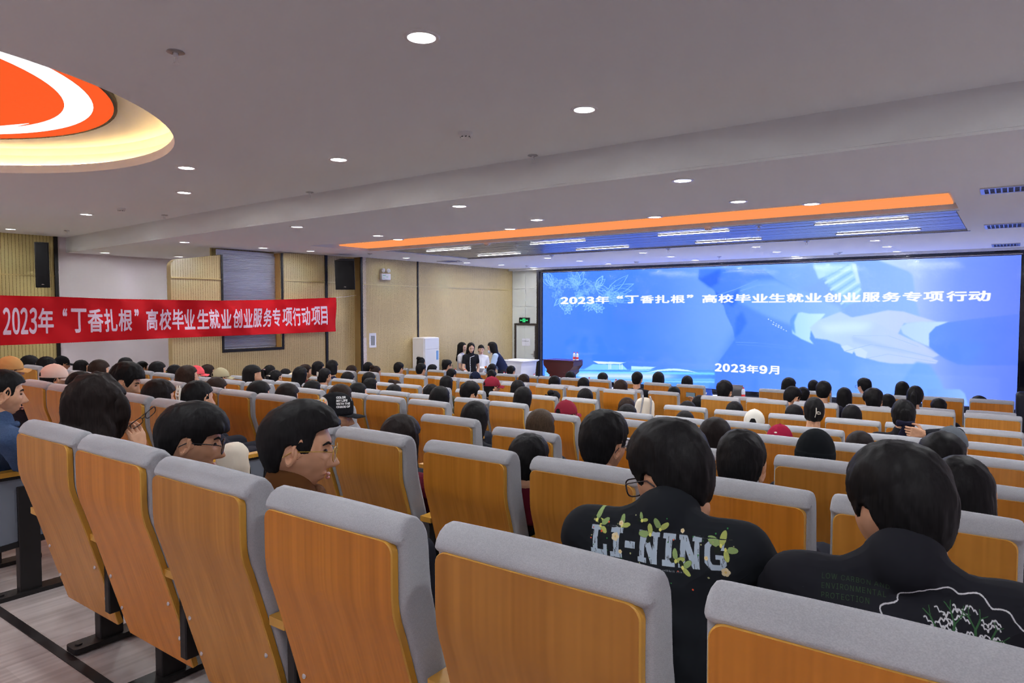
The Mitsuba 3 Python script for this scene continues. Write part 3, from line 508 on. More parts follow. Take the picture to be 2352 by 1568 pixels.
spr_base = mikit.ply(lathe([(.0, 0.), (.042, 0.), (.045, -.006), (.028, -.012), (.016, -.010)], 20), 'm_steel', 40)
spr_body = mikit.ply(cat(cyl((0, 0, -.008), (0, 0, -.03), .012, 10), tube([(.012, 0, -.028), (.017, 0, -.045), (.006, 0, -.062)], .003, 5), tube([(-.012, 0, -.028), (-.017, 0, -.045), (-.006, 0, -.062)], .003, 5), cyl((0, 0, -.062), (0, 0, -.066), .015, 12)), 'm_white_plastic')
for x, y, z, lab in SPRINKLERS:
    k = num('sprinkler'); tw = T4().translate([x, y, z])
    put(k, spr_base, None, tw=tw); put(k + '__nozzle', spr_body, None, tw=tw); tag(k, lab, 'sprinkler', 'fire sprinklers')
smk = mikit.ply(lathe([(.0, 0), (.055, 0), (.055, -.018), (.042, -.03), (.036, -.042), (.0, -.044)], 24), 'm_white_plastic', 40)
smk_s = mikit.ply(cat(*[box(-.006, .006, -.040, -.028, -.040, -.031).apply_transform(trimesh.transformations.rotation_matrix(a, [0, 0, 1])) for a in np.arange(8) * np.pi / 4]), 'm_black')
for x, y, z, lab in SMOKES:
    k = num('smoke_detector'); tw = T4().translate([x, y, z])
    put(k, smk, None, tw=tw); put(k + '__slots', smk_s, None, tw=tw); tag(k, lab, 'smoke detector', 'smoke detectors')
for (x0, x1, y0, y1, lab) in VENTS:
    k = num('air_vent')
    put(k, cat(box(x0, x1, y0, y0 + .03, ZL - .012, ZL), box(x0, x1, y1 - .03, y1, ZL - .012, ZL), box(x0, x0 + .03, y0, y1, ZL - .012, ZL), box(x1 - .03, x1, y0, y1, ZL - .012, ZL)), 'm_steel')
    put(k + '__backing', box(x0 + .02, x1 - .02, y0 + .02, y1 - .02, ZL - .004, ZL - .001), 'm_black')
    for xx in np.arange(x0 + .06, x1 - .04, .045): put(num(k + '__louver'), box(xx, xx + .012, y0 + .02, y1 - .02, ZL - .011, ZL - .003), 'm_steel')
    tag(k, lab, 'air vent')
# round light feature inside the recess: orange disc, white ring and swoosh
zd = 1.6
put('ceiling_emblem_light', lathe([(1.90, .03), (1.90, -.006), (1.875, -.006)], 96, (DC[0], DC[1], zd)), 'm_black')
def ring(r0, r1, z, n=96):
    m = lathe([(r0, 0), (r1, 0)], n, (DC[0], DC[1], z))
    if m.face_normals[:, 2].mean() > 0: m.invert()
    return m
put('ceiling_emblem_light__orange_disc', cat(ring(0.0, 1.54, zd), ring(1.735, 1.89, zd)), 'm_emit', emit=rgb(255, 92, 38))
put('ceiling_emblem_light__white_ring', ring(1.54, 1.735, zd), 'm_emit', emit=[1.3, 1.3, 1.35])
sw_ = Polygon([(-6.86, 2.41), (-7.2, 2.28), (-7.6, 2.0), (-7.9, 1.6), (-8.0, 1.1), (-8.1, 1.4), (-8.0, 1.75), (-7.7, 2.1), (-7.3, 2.345)])
put('ceiling_emblem_light__white_swoosh', extr(sw_, .004, 'z', zd - .006), 'm_emit', emit=[1.3, 1.3, 1.35])
tag('ceiling_emblem_light', 'round backlit orange ceiling panel with a white ring in the glowing recess', 'ceiling light')

# ---------------------------------------------------------------- auditorium chairs
# profile of the wooden back: (forward offset, height) below the panel's top edge
PROF = np.array([(0, 0), (0, -.05), (0, -.10), (.001, -.14), (.008, -.175), (.022, -.215), (.055, -.325), (.092, -.455), (.125, -.575), (.158, -.69)])
def prof_at(s):
    seg = np.r_[0, np.cumsum(np.linalg.norm(np.diff(PROF, axis=0), axis=1))]
    return np.stack([np.interp(s, seg, PROF[:, 0]), np.interp(s, seg, PROF[:, 1])], -1), seg[-1]
def back_panel():
    _, Lm = prof_at(0.)
    rc, hw, th = .026, .225, .019
    s = np.r_[rc - rc * np.cos(np.linspace(0, np.pi / 2, 6)), np.linspace(.06, Lm, 22)]
    hw_s = np.where(s < rc, hw - rc + np.sqrt(np.maximum(0, rc ** 2 - (rc - np.minimum(s, rc)) ** 2)), hw)
    hw_s = hw_s - .012 * np.clip((s - .52) / .2, 0, 1)
    p, _ = prof_at(s); t = np.gradient(p, axis=0); t /= np.linalg.norm(t, axis=1, keepdims=True); nrm = np.stack([t[:, 1] * -1, t[:, 0]], 1)   # forward
    nrm *= np.sign(nrm[:, :1] + 1e-9)
    def grid(off, inset):
        q = p + nrm * off
        return np.stack([np.stack([-(hw_s - inset), q[:, 0], q[:, 1]], 1), np.stack([hw_s - inset, q[:, 0], q[:, 1]], 1)], 1)
    b0, b1, f1 = grid(0, .003), grid(.003, 0), grid(th, 0)
    n = len(s)
    def face(g, flip=False):
        v = g.reshape(-1, 3); f = []
        for i in range(n - 1):
            a, b, c, d = 2 * i, 2 * i + 1, 2 * i + 3, 2 * i + 2
            f += [[a, c, b], [a, d, c]] if not flip else [[a, b, c], [a, c, d]]
        return trimesh.Trimesh(v, f, process=False)
    def rim(g, h):
        loop = lambda q: np.vstack([q[:, 0][::-1], q[:, 1]])          # up the left side, down the right
        A, B = loop(g), loop(h); m = len(A); f = []
        for i in range(m):
            j = (i + 1) % m
            f += [[i, j, m + j], [i, m + j, m + i]]
        return trimesh.Trimesh(np.vstack([A, B]), f, process=False)
    return cat(face(b0), face(f1, True)), cat(rim(b0, b1), rim(b1, f1))
def cushion():
    o = .021
    back = [(PROF[i][0] + o, PROF[i][1]) for i in (8, 7, 6, 5, 4, 3, 1)] + [(o - .001, -.010), (o - .012, -.002), (o - .014, .006)]
    top = [(.012, .020), (.024, .035), (.042, .045), (.060, .047), (.078, .040), (.094, .024), (.105, .002), (.110, -.03)]
    front = [(.113, -.08), (.118, -.13), (.132, -.19), (.160, -.29), (.196, -.42), (.22, -.50), (.235, -.545), (.215, -.575)]
    P = np.array(back + top + front)
    ctr = P.mean(0); nx = np.roll(P, -1, 0) - np.roll(P, 1, 0); N = np.stack([nx[:, 1], -nx[:, 0]], 1); N /= np.linalg.norm(N, axis=1, keepdims=True)
    area = 0.5 * np.sum(P[:, 0] * np.roll(P[:, 1], -1) - np.roll(P[:, 0], -1) * P[:, 1])
    N *= -1 if area < 0 else 1
    rows = [(-.238, .020), (-.2365, .011), (-.232, .004), (-.224, .0008), (-.21, 0), (-.1, -.002), (0, -.003), (.1, -.002), (.21, 0), (.224, .0008), (.232, .004), (.2365, .011), (.238, .020)]
    n = len(P); V = []
    for x, ins in rows:
        q = P - N * ins
        V.append(np.stack([np.full(n, x), q[:, 0], q[:, 1]], 1))
    V = np.vstack(V); f = []
    sgn = area > 0
    for r in range(len(rows) - 1):
        for i in range(n):
            j = (i + 1) % n; a, b, c, d = r * n + i, r * n + j, (r + 1) * n + j, (r + 1) * n + i
            f += [[a, b, c], [a, c, d]] if not sgn else [[a, c, b], [a, d, c]]
    tv, tf = trimesh.creation.triangulate_polygon(Polygon(P - N * .020), engine='earcut')
    # the caps reuse the ring's own vertices
    from scipy.spatial import cKDTree
    ids = cKDTree(P - N * .020).query(tv)[1]
    cap = ids[np.asarray(tf)]
    m = trimesh.Trimesh(V, np.vstack([f, cap, cap[:, ::-1] + (len(rows) - 1) * n]), process=False)
    trimesh.repair.fix_normals(m)
    return m
pan, rim_ = back_panel()
PD = [mikit.ply(pan, k, 40) for k in ('m_wood', 'm_wood_b', 'm_wood_c')]
RD = mikit.ply(rim_, 'm_wood_edge', 40)
CD = mikit.ply(cushion(), 'm_cushion', 50)
seat_m = box(-.225, .225, .20, .60, -.545, -.455, .03)
SD = mikit.ply(seat_m, 'm_cushion', 40)
SBD = mikit.ply(box(-.215, .215, .21, .59, -.562, -.546, .005), 'm_wood')
ARM = mikit.ply(extr(Polygon([(-.030, .07), (.030, .07), (.030, .47), (.022, .50), (-.022, .50), (-.030, .47)]).buffer(.003), .024, 'z', -.342), 'm_wood_edge')
ARMS = mikit.ply(box(-.018, .018, .11, .46, -.62, -.342, .004), 'm_black')
LEG = mikit.ply(box(-.026, .026, .29, .385, -.93, -.40, .003), 'm_black_metal')
foot_p = Polygon([(-.028, .20), (.028, .20), (.028, .56), (-.028, .56)]).buffer(.018)
FOOT = mikit.ply(cat(extr(foot_p, .022, 'z', -.95), cyl((0, .215, -.93), (0, .215, -.922), .014, 10), cyl((0, .545, -.93), (0, .545, -.922), .014, 10)), 'm_black_metal')
BOLT = mikit.ply(lathe([(.0, .004), (.004, .0035), (.0075, .001), (.0075, 0)], 12), 'm_silver_bolt', 40)
ENDP = mikit.ply(extr(Polygon([(.13, -.36), (.50, -.36), (.47, -.66), (.21, -.68)]), .02, 'x', -.01), 'm_grey_fabric_side')
ENDF = mikit.ply(extr(Polygon([(.105, -.345), (.53, -.345), (.49, -.69), (.185, -.71)]).difference(Polygon([(.13, -.36), (.50, -.36), (.47, -.66), (.21, -.68)])), .036, 'x', -.018), 'm_black')
ROWN = ['back row', 'second row from the back', 'third row from the back', 'fourth row from the back', 'fifth row from the back', 'fourth row from the front', 'third row from the front', 'second row from the front', 'front row']
NTH = ['aisle seat', 'second seat in', 'third seat in', 'fourth seat in', 'fifth seat in', 'sixth seat in', 'seventh seat in', 'eighth seat in', 'ninth seat in', 'tenth seat in', 'eleventh seat in', 'twelfth seat in', 'thirteenth seat in', 'fourteenth seat in']
def bolt_at(sx, s):
    (y, z), = prof_at(np.array([s]))[0]
    return T4().translate([sx, y - .001, z]).rotate([1, 0, 0], 90 - 15)
CHAIR_AT = {}
for r, row in enumerate(CHAIRS):
    left = sorted([c for c in row if c[0] < -3.5], reverse=True); right = sorted([c for c in row if c[0] >= -3.5])
    for blk, cs in (('banner-side', left), ('screen-side', right)):
        for i, (x, z) in enumerate(cs):
            k = num('auditorium_chair'); w = T4().translate([x, ROWY[r], z])
            CHAIR_AT.setdefault(r, []).append((x, z, blk, i))
            scene[k + '__back_panel'] = {**PD[rng.integers(3)], 'to_world': w}
            scene[k + '__edge_band'] = {**RD, 'to_world': w}
            scene[k + '__cushion'] = {**CD, 'to_world': w}
            scene[k + '__seat'] = {**SD, 'to_world': w}
            scene[k + '__seat__base'] = {**SBD, 'to_world': w}
            sides = [-.2755] if blk == 'screen-side' else [.2755]
            if i == len(cs) - 1: sides.append(-sides[0])
            for sx in sides:
                ws = w @ T4().translate([sx, 0, 0])
                scene[num(k + '__armrest')] = {**ARM, 'to_world': ws}
                end = (sx < 0 and i == 0 and blk == 'screen-side') or (sx > 0 and i == 0 and blk != 'screen-side') or len(sides) == 2 and sx == sides[1]
                if end:
                    scene[num(k + '__end_panel')] = {**ENDP, 'to_world': ws}
                    scene[num(k + '__end_frame')] = {**ENDF, 'to_world': ws}
                else: scene[num(k + '__arm_bracket')] = {**ARMS, 'to_world': ws}
                scene[num(k + '__leg')] = {**LEG, 'to_world': ws}
                scene[num(k + '__foot')] = {**FOOT, 'to_world': ws}
            if r < 2:
                for sx in (-.195, .195):
                    for s in (.47, .60): scene[num(k + '__bolt')] = {**BOLT, 'to_world': w @ bolt_at(sx, s)}
            labels[k + '__back_panel'] = {'label': 'varnished orange-brown wooden back panel'}
            labels[k + '__cushion'] = {'label': 'grey fabric back cushion'}
            tag(k, f'grey-padded chair with orange wooden back, {ROWN[r]}, {blk} block, {NTH[i]}', 'chair', f'chairs of the {ROWN[r]}, {blk} block')

# ---------------------------------------------------------------- people: templates
from manifold3d import Mesh as MMesh
SM = lambda a, b, x: np.clip((x - a) / (b - a), 0, 1) ** 2 * (3 - 2 * np.clip((x - a) / (b - a), 0, 1))
G = lambda x, s: np.exp(-(x / s) ** 2)
def ball(p, r, seg=14):
    return Manifold.sphere(r, seg).translate([float(v) for v in p])
def ell(p, rad, seg=18):
    return Manifold.sphere(1.0, seg).scale([float(v) for v in rad]).translate([float(v) for v in p])
def bone(a, ra, b, rb, seg=14):
    return Manifold.batch_hull([ball(a, ra, seg), ball(b, rb, seg)])
def hull(*ms): return Manifold.batch_hull(list(ms))
def merge(ms): return Manifold.batch_boolean(ms, OpType.Add)
def to_tm(m):
    k = m.to_mesh(); return trimesh.Trimesh(np.array(k.vert_properties[:, :3], float), np.array(k.tri_verts), process=False)
def to_mf(t): return Manifold(MMesh(np.asarray(t.vertices, np.float32), np.asarray(t.faces, np.uint32)))
def soft(m, ref, it=12):
    t = to_tm(m.refine_to_length(ref) if ref else m)
    t.merge_vertices()
    trimesh.smoothing.filter_taubin(t, lamb=.5, nu=.52, iterations=it)
    return t
def head_mesh(sub, fem=False):
    """Head about its own centre (eye height), y forward; chin at -.112, crown at .115."""
    t = trimesh.creation.icosphere(subdivisions=sub); d = np.array(t.vertices)
    x, y, z = d[:, 0] * .074, np.where(d[:, 1] > 0, d[:, 1] * .090, d[:, 1] * .102), np.where(d[:, 2] > 0, d[:, 2] * .115, d[:, 2] * .112)
    fr = SM(.0, .6, d[:, 1])
    jaw = SM(.0, .11, -z)
    x = x * (1 - .34 * jaw * (1 if not fem else 1.15)) * (1 + .05 * G(z + .02, .05))
    y = np.where(d[:, 1] < 0, y * (1 - .55 * SM(.03, .11, -z)), y)
    y = y + fr * (.012 * SM(.02, .11, -z) + .004 * G(z - .030, .016) * G(x, .05))
    for s in (-1, 1):
        y -= fr * .011 * G(x - s * .031, .016) * G(z - .004, .013)
        y += fr * .004 * G(x - s * .045, .02) * G(z + .03, .02)
        y += fr * .0045 * G(x - s * .032, .012) * G(z - .003, .007)
    up = np.clip((z + .040) / .052, 0, 1)           # nose bridge to tip
    prof = np.where((z < .012) & (z > -.052), np.interp(z, [-.052, -.045, -.036, -.012, .012], [0, .024, .0345, .016, .003]), 0)
    y += fr * prof * G(x, np.interp(z, [-.05, -.035, .012], [.0145, .0125, .007]))
    y += fr * (.0055 * G(z + .066, .0075) + .005 * G(z + .079, .0075)) * G(x, .021) - fr * .0035 * G(z + .0725, .0022) * G(x, .022)
    y += fr * .007 * G(z + .104, .014) * G(x, .022)
    y -= fr * .004 * G(z + .090, .006) * G(x, .02)
    t.vertices = np.stack([x, y, z], 1)
    return t
def ear_mesh(s, hi):
    t = trimesh.creation.icosphere(subdivisions=4 if hi else 2); d = np.array(t.vertices)
    p = d * [.010, .0195, .032]
    p[:, 1] *= np.where(p[:, 2] < 0, 1 + .012 * p[:, 2] / .032 * 25, 1)
    rr = np.hypot(d[:, 1] / .72, (d[:, 2] - .08) / .8)
    bowl = (d[:, 0] > 0) * np.clip(1 - rr ** 2 * 1.25, 0, 1)
    p[:, 0] -= .012 * np.sqrt(bowl) * (1 - .35 * G(d[:, 1] + .1, .2) * G(d[:, 2], .5))
    p[:, 0] = np.maximum(p[:, 0], -.010)
    a = math.radians(24); p = p @ np.array([[math.cos(a), -math.sin(a), 0], [math.sin(a), math.cos(a), 0], [0, 0, 1]])
    b = math.radians(-10); p = p @ np.array([[1, 0, 0], [0, math.cos(b), math.sin(b)], [0, -math.sin(b), math.cos(b)]])
    p = p * [s, 1, 1] + [s * .0765, -.010, -.012]
    t.vertices = p
    if s < 0: t.invert()
    return t
def hand_bones(w, d, n, curl=.9, side=1, s=1.0, spread=.0):
    """w wrist point, d direction of the fingers, n direction the palm faces; side=+1: thumb towards cross(d, n)."""
    w, d, n = V3(w, float), V3(d, float), V3(n, float); d /= np.linalg.norm(d); n -= d * (n @ d); n /= np.linalg.norm(n)
    a = np.cross(d, n) * side
    pal = w + d * .082 * s
    out = [hull(ball(w + a * .012 * s, .017 * s, 10), ball(w - a * .012 * s, .016 * s, 10), ball(pal + a * .030 * s, .0125 * s, 10), ball(pal - a * .030 * s, .0115 * s, 10))]
    for i, (off, L) in enumerate(((.030, .068), (.010, .076), (-.010, .071), (-.029, .055))):
        p = pal + a * off * s; ang = curl * (.5 + .1 * i); dd = d + a * spread * (off / .03)
        rads = (.0095, .0088, .0080, .0070)
        for k, f in enumerate((.46, .30, .24)):
            dr_ = dd * math.cos(ang) + n * math.sin(ang); dr_ /= np.linalg.norm(dr_)
            q = p + dr_ * L * f * s; out.append(bone(p, rads[k] * s, q, rads[k + 1] * s, 10)); p = q; ang += curl * .75
    p = w + d * .022 * s + a * .020 * s + n * .006
    for f, v, r0, r1 in ((.040, d * .55 + a * .75 + n * .35, .0125, .0105), (.030, d * .85 + a * .25 + n * .5, .0105, .0092), (.024, d * .85 - a * .05 + n * .55, .0092, .0078)):
        v = v / np.linalg.norm(v); q = p + v * f * s; out.append(bone(p, r0 * s, q, r1 * s, 10)); p = q
    return out
SEATED = dict(pelvis=(0, .33, .56), waist=(0, .285, .70), chest=(0, .265, .84), neck=(0, .255, .965), head=(0, .275, 1.12),
              sh=[(-.170, .255, .915), (.170, .255, .915)], el=[(-.235, .33, .68), (.235, .33, .68)], wr=[(-.12, .545, .635), (.12, .545, .635)],
              hd=[((.25, .9, -.25), (.0, -.25, -.9)), ((-.25, .9, -.25), (.0, -.25, -.9))],
              hip=[(-.095, .37, .53), (.095, .37, .53)], kn=[(-.12, .76, .56), (.12, .76, .56)], an=[(-.12, .80, .10), (.12, .80, .10)], toe=[(-.125, .93, .045), (.125, .93, .045)])
def figure(J, hi=False, w=1.0, fem=False, curl=.6, sleeve='long', R=None, s=1.0, collar=0.0):
    """One continuous body, and the clothes over it: body, top, trousers, shoes as trimesh."""
    A = lambda k: V3(J[k], float)
    body, top, tro, sho = [], [], [], []
    seg = 18 if hi else 12
    head = A('head'); neck = A('neck')
    R = np.eye(3) if R is None else R
    hm = head_mesh(5 if hi else 3, fem); parts = [to_mf(trimesh.Trimesh(np.array(hm.vertices) * s @ R.T + head, hm.faces, process=False))]
    for s in (-1, 1):
        e = ear_mesh(s, hi); parts.append(to_mf(trimesh.Trimesh(np.array(e.vertices) * s @ R.T + head, e.faces, process=False)))
    nb = head + V3([0, -.030, -.072]) @ R.T * s
    sh, el, wr = [V3(q, float) for q in J['sh']], [V3(q, float) for q in J['el']], [V3(q, float) for q in J['wr']]
    body.append(bone(neck + [0, .0, -.02], .058, nb, .053, seg))
    def torso(g):
        c, wst, pv = A('chest'), A('waist'), A('pelvis')
        o = [hull(ball(sh[0], .050 + g, seg), ball(sh[1], .050 + g, seg), ell(c, (.135 * w + g, .095 + g, .10), seg)),
             hull(ball(neck + [0, 0, -.015], .058 + g * .7, seg), ball(sh[0] * .75 + sh[1] * .25 + [0, 0, .012], .040 + g, seg), ball(sh[1] * .75 + sh[0] * .25 + [0, 0, .012], .040 + g, seg)),
             hull(ell(c, (.138 * w + g, .098 + g, .09), seg), ell(wst, (.122 * w + g, .095 + g, .08), seg)),
             hull(ell(wst, (.122 * w + g, .095 + g, .08), seg), ell(pv, (.135 + g, .105 + g, .085), seg))]
        return o
    body += torso(0); top += torso(.016)
    if collar: top.append(bone(neck + [0, -.004, -.01], .078, neck + (nb - neck) / np.linalg.norm(nb - neck) * collar, .069, seg))
    for i in (0, 1):
        body += [bone(sh[i], .046, el[i], .037, seg), bone(el[i], .036, wr[i], .024, seg)]
        cu = el[i] * .12 + wr[i] * .88 if sleeve == 'long' else None
        top.append(bone(sh[i], .066, el[i] if sleeve == 'long' else sh[i] * .45 + el[i] * .55, .055, seg))
        if sleeve == 'long': top.append(bone(el[i], .054, cu, .037, seg))
        dd, nn = J['hd'][i]
        body += hand_bones(wr[i], dd, nn, curl if not isinstance(curl, (list, tuple)) else curl[i], side=1 if i == 0 else -1)
        hp, kn, an_, to = V3(J['hip'][i], float), V3(J['kn'][i], float), V3(J['an'][i], float), V3(J['toe'][i], float)
        body += [bone(hp, .080, kn, .055, seg), bone(kn, .054, an_, .037, seg), bone(an_ + [0, -.02, -.05], .035, to, .026, seg)]
        tro += [bone(hp, .097, kn, .068, seg), bone(kn, .068, an_ + [0, 0, .03], .055, seg)]
        sho += [hull(ball(an_ + [0, -.03, -.045], .047, seg), ball(to + [0, .01, .0], .038, seg), ball(an_ + [0, 0, .01], .048, seg))]
    tro.append(ell(A('pelvis') + [0, 0, -.03], (.145, .118, .09), seg))
    b = soft(merge(body), .02 if hi else .045, 6 if hi else 4)
    full = to_tm(merge([to_mf(b)] + parts)) if hi else to_tm(merge([to_mf(b)] + parts))
    full.merge_vertices()
    tp = soft(merge(top), .014 if hi else .042, 14 if hi else 5)
    v = np.array(tp.vertices); nrm = np.array(tp.vertex_normals)
    tp.vertices = v + nrm * ((meshkit.fbm(v * 13, 3) - .5) * .022 * SM(1.0, .9, v[:, 2]))[:, None]
    tr = soft(merge(tro), .03 if hi else .06, 6)
    shoes = [to_tm(s) for s in sho]
    return full, tp, tr, shoes
def zskin(V, J, dv, head_R=None, s=1.0):
    """Moves the head rigidly (turned by head_R) by dv, the trunk after it, the seat stays put."""
    V = np.array(V, float); hc = V3(J['head'], float); nk = V3(J['neck'], float); zp = J['pelvis'][2]
    t = SM(zp, nk[2] - .02, V[:, 2])
    out = V + t[:, None] * dv
    if head_R is not None:
        r = np.hypot(V[:, 0] - nk[0], V[:, 1] - nk[1] - .01)
        zc = min(nk[2], hc[2] - .155)
        rh = np.linalg.norm((V - hc) / [.10, .135, .135], axis=1)
        wh = np.maximum(SM(zc + .012, zc + .075, V[:, 2]) * SM(.115, .075, r), SM(1.28, 1.02, rh) * SM(zc - .02, zc + .03, V[:, 2]))
        hv = (V - hc) * s @ head_R.T + hc + dv
        out = out * (1 - wh[:, None]) + hv * wh[:, None]
    return out
def rotm(yaw, pitch=0., roll=0.):
    """yaw > 0 turns the face to +x; pitch > 0 bows the head."""
    a, b, c = math.radians(-yaw), math.radians(-pitch), math.radians(roll)
    Rz = V3([[math.cos(a), -math.sin(a), 0], [math.sin(a), math.cos(a), 0], [0, 0, 1]])
    Rx = V3([[1, 0, 0], [0, math.cos(b), -math.sin(b)], [0, math.sin(b), math.cos(b)]])
    Ry = V3([[math.cos(c), 0, math.sin(c)], [0, 1, 0], [-math.sin(c), 0, math.cos(c)]])
    return Rz @ Rx @ Ry
# ---- hair, in head coordinates
def bxm(x0, x1, y0, y1, z0, z1): return Manifold.cube([x1 - x0, y1 - y0, z1 - z0]).translate([x0, y0, z0])
def slab(pts, x0=-.2, x1=.2):
    """A prism across x of a polygon in (y, z)."""
    return hull(*[ball((x, y, z), .0005, 4) for x in (x0, x1) for y, z in pts])
def cut_front(z=.062, y=.03, lean=.35, xw=.2):
    return slab([(y, -.4), (y, z - .012), (y + .03, z), (.3, z + .27 * lean), (.3, -.4)], -xw, xw)
SCALP = lambda g=1.0: hull(ell((0, -.010, .028), (.084 * g, .107 * g, .103 * g), 40), ell((0, -.022, -.012), (.080 * g, .090 * g, .085 * g), 40))
def hair(style, hi):
    seg = 40 if hi else 22
    ear_cut = hull(*[ell((s * .08, .006, -.03), (.03, .026, .040), 14) for s in (-1, 1)])
    amp, fq, ref = .0045, 60, .008 if hi else .022
    if style in ('short', 'shaved', 'fade', 'crop', 'shortman', 'spiky', 'fringe', 'shortbrown'):
        g = {'shaved': .97, 'fade': 1.0}.get(style, 1.0)
        base = SCALP(g)
        topv = {'fade': ell((0, .012, .055), (.080, .104, .090), seg), 'crop': ell((0, .000, .052), (.088, .110, .092), seg), 'fringe': ell((0, .010, .050), (.090, .106, .088), seg),
                'spiky': ell((0, .000, .056), (.092, .112, .093), seg), 'shortman': ell((0, -.002, .052), (.087, .107, .090), seg)}.get(style, ell((0, -.004, .045), (.087, .108, .090), seg))
        if style == 'shaved': topv = ell((0, -.006, .03), (.080, .102, .098), seg)
        h = merge([base, topv])
        zf = {'fringe': .030, 'fade': .056, 'shaved': .066, 'crop': .050}.get(style, .048)
        side = [(.3, zf + .07), (.075, zf + .012), (.050, zf), (.043, .014), (.037, -.018), (.022, -.028), (.014, -.004), (.004, .015), (-.012, .020), (-.028, .010), (-.037, -.020), (-.050, -.056), (-.078, -.070), (-.3, -.076), (-.3, -.4), (.3, -.4)]
        cuts = [to_mf(extr(Polygon(side).buffer(.006).buffer(-.006), .4, 'x', -.2))]
        if style in ('fringe',): h = merge([h, hull(ell((-.03, .090, .058), (.04, .012, .030), 14), ell((.03, .088, .055), (.038, .012, .032), 14), ell((0, .06, .09), (.06, .03, .03), 14))])
        if style in ('fade',): h = merge([h, hull(ell((0, .085, .075), (.055, .030, .026), 14), ell((0, .03, .10), (.07, .05, .04), 14))])
        h = h - merge(cuts)
        if style == 'spiky': amp, fq = .013, 34
        elif style in ('shortman', 'crop'): amp, fq = .006, 55
        elif style == 'shaved': amp = .002
    elif style in ('bob', 'bobbrown', 'bobdark', 'bobbrown2', 'longbob', 'wavy'):
        lo = {'longbob': -.16, 'wavy': -.155}.get(style, -.115)
        h = hull(ell((0, -.008, .030), (.092, .112, .105), seg), ell((0, -.025, lo + .03), (.098 if style != 'wavy' else .112, .088, .03), seg))
        h = h - merge([cut_front(.05, .035, .22), slab([(.052, -.4), (.052, .05), (.3, .05), (.3, -.4)]), bxm(-.2, .2, -.2, .2, -.4, lo + .008)])
        h = h - ell((0, .095, -.05), (.060, .075, .12), 18)
        if style == 'wavy': h = merge([h, *[ell((sx * .082, .045, -.03), (.018, .035, .09), 12) for sx in (-1, 1)], ell((0, -.09, -.09), (.10, .05, .06), 14)])
        if style == 'wavy': amp, fq = .020, 26
    elif style in ('long', 'longbrown'):
        h = hull(ell((0, -.008, .030), (.090, .110, .105), seg), ell((0, -.040, -.09), (.096, .075, .03), seg))
        h = merge([h, hull(ell((0, -.045, -.08), (.094, .068, .03), seg), ell((0, -.092, -.30), (.10, .030, .04), seg))])
        h = h - merge([cut_front(.072, .045, .22), slab([(.052, -.4), (.052, .06), (.3, .06), (.3, -.4)])]) - ell((0, .095, -.03), (.060, .085, .15), 18)
    else:      # pulled back: tight, pony, bun, bunbrown, under caps
        h = SCALP(.985) - merge([cut_front(.052, .030, .20), slab([(.010, -.4), (.010, .005), (.3, .06), (.3, -.4)]), slab([(-.03, -.4), (-.03, -.02), (.03, -.005), (.03, -.4)]), slab([(-.3, -.4), (-.3, -.085), (-.02, -.075), (-.02, -.4)])])
        if style == 'pony':
            h = merge([h, hull(ell((0, -.105, .055), (.022, .022, .022), 12), ell((0, -.142, .03), (.030, .026, .03), 12)), hull(ell((0, -.142, .03), (.030, .026, .03), 12), ell((.004, -.140, -.08), (.034, .026, .03), 12)), hull(ell((.004, -.140, -.08), (.034, .026, .03), 12), ell((.008, -.118, -.20), (.020, .016, .03), 12))])
        elif style in ('bun', 'bunbrown'):
            h = merge([h, ell((0, -.085, .105), (.044, .042, .038), 16)]); amp = .006
        elif style == 'tight':
            h = merge([h, hull(ell((0, -.10, .03), (.04, .022, .04), 12), ell((0, -.10, -.05), (.035, .022, .03), 12))])
        elif style == 'caphair':
            h = merge([h, hull(ell((0, -.05, -.04), (.080, .052, .04), 14), ell((0, -.06, -.105), (.078, .040, .02), 14))]) - bxm(-.2, .2, -.3, .3, .06, .3)
    t = soft(h, ref, 8 if hi else 4)
    v = np.array(t.vertices)
    if style in ('short', 'shaved', 'fade', 'crop', 'shortman', 'spiky', 'fringe', 'shortbrown'):
        k_ = SM(.02, -.085, v[:, 2]); v[:, 0] *= 1 - .17 * k_; v[:, 1] = np.where(v[:, 1] < 0, v[:, 1] * (1 - .13 * k_), v[:, 1]); t.vertices = v
    n = np.array(t.vertex_normals)
    q = v * [fq, fq, fq * .30]
    d = (meshkit.fbm(q, 3, 3) - .45) * 2 * amp
    t.vertices = v + n * d[:, None]
    return t
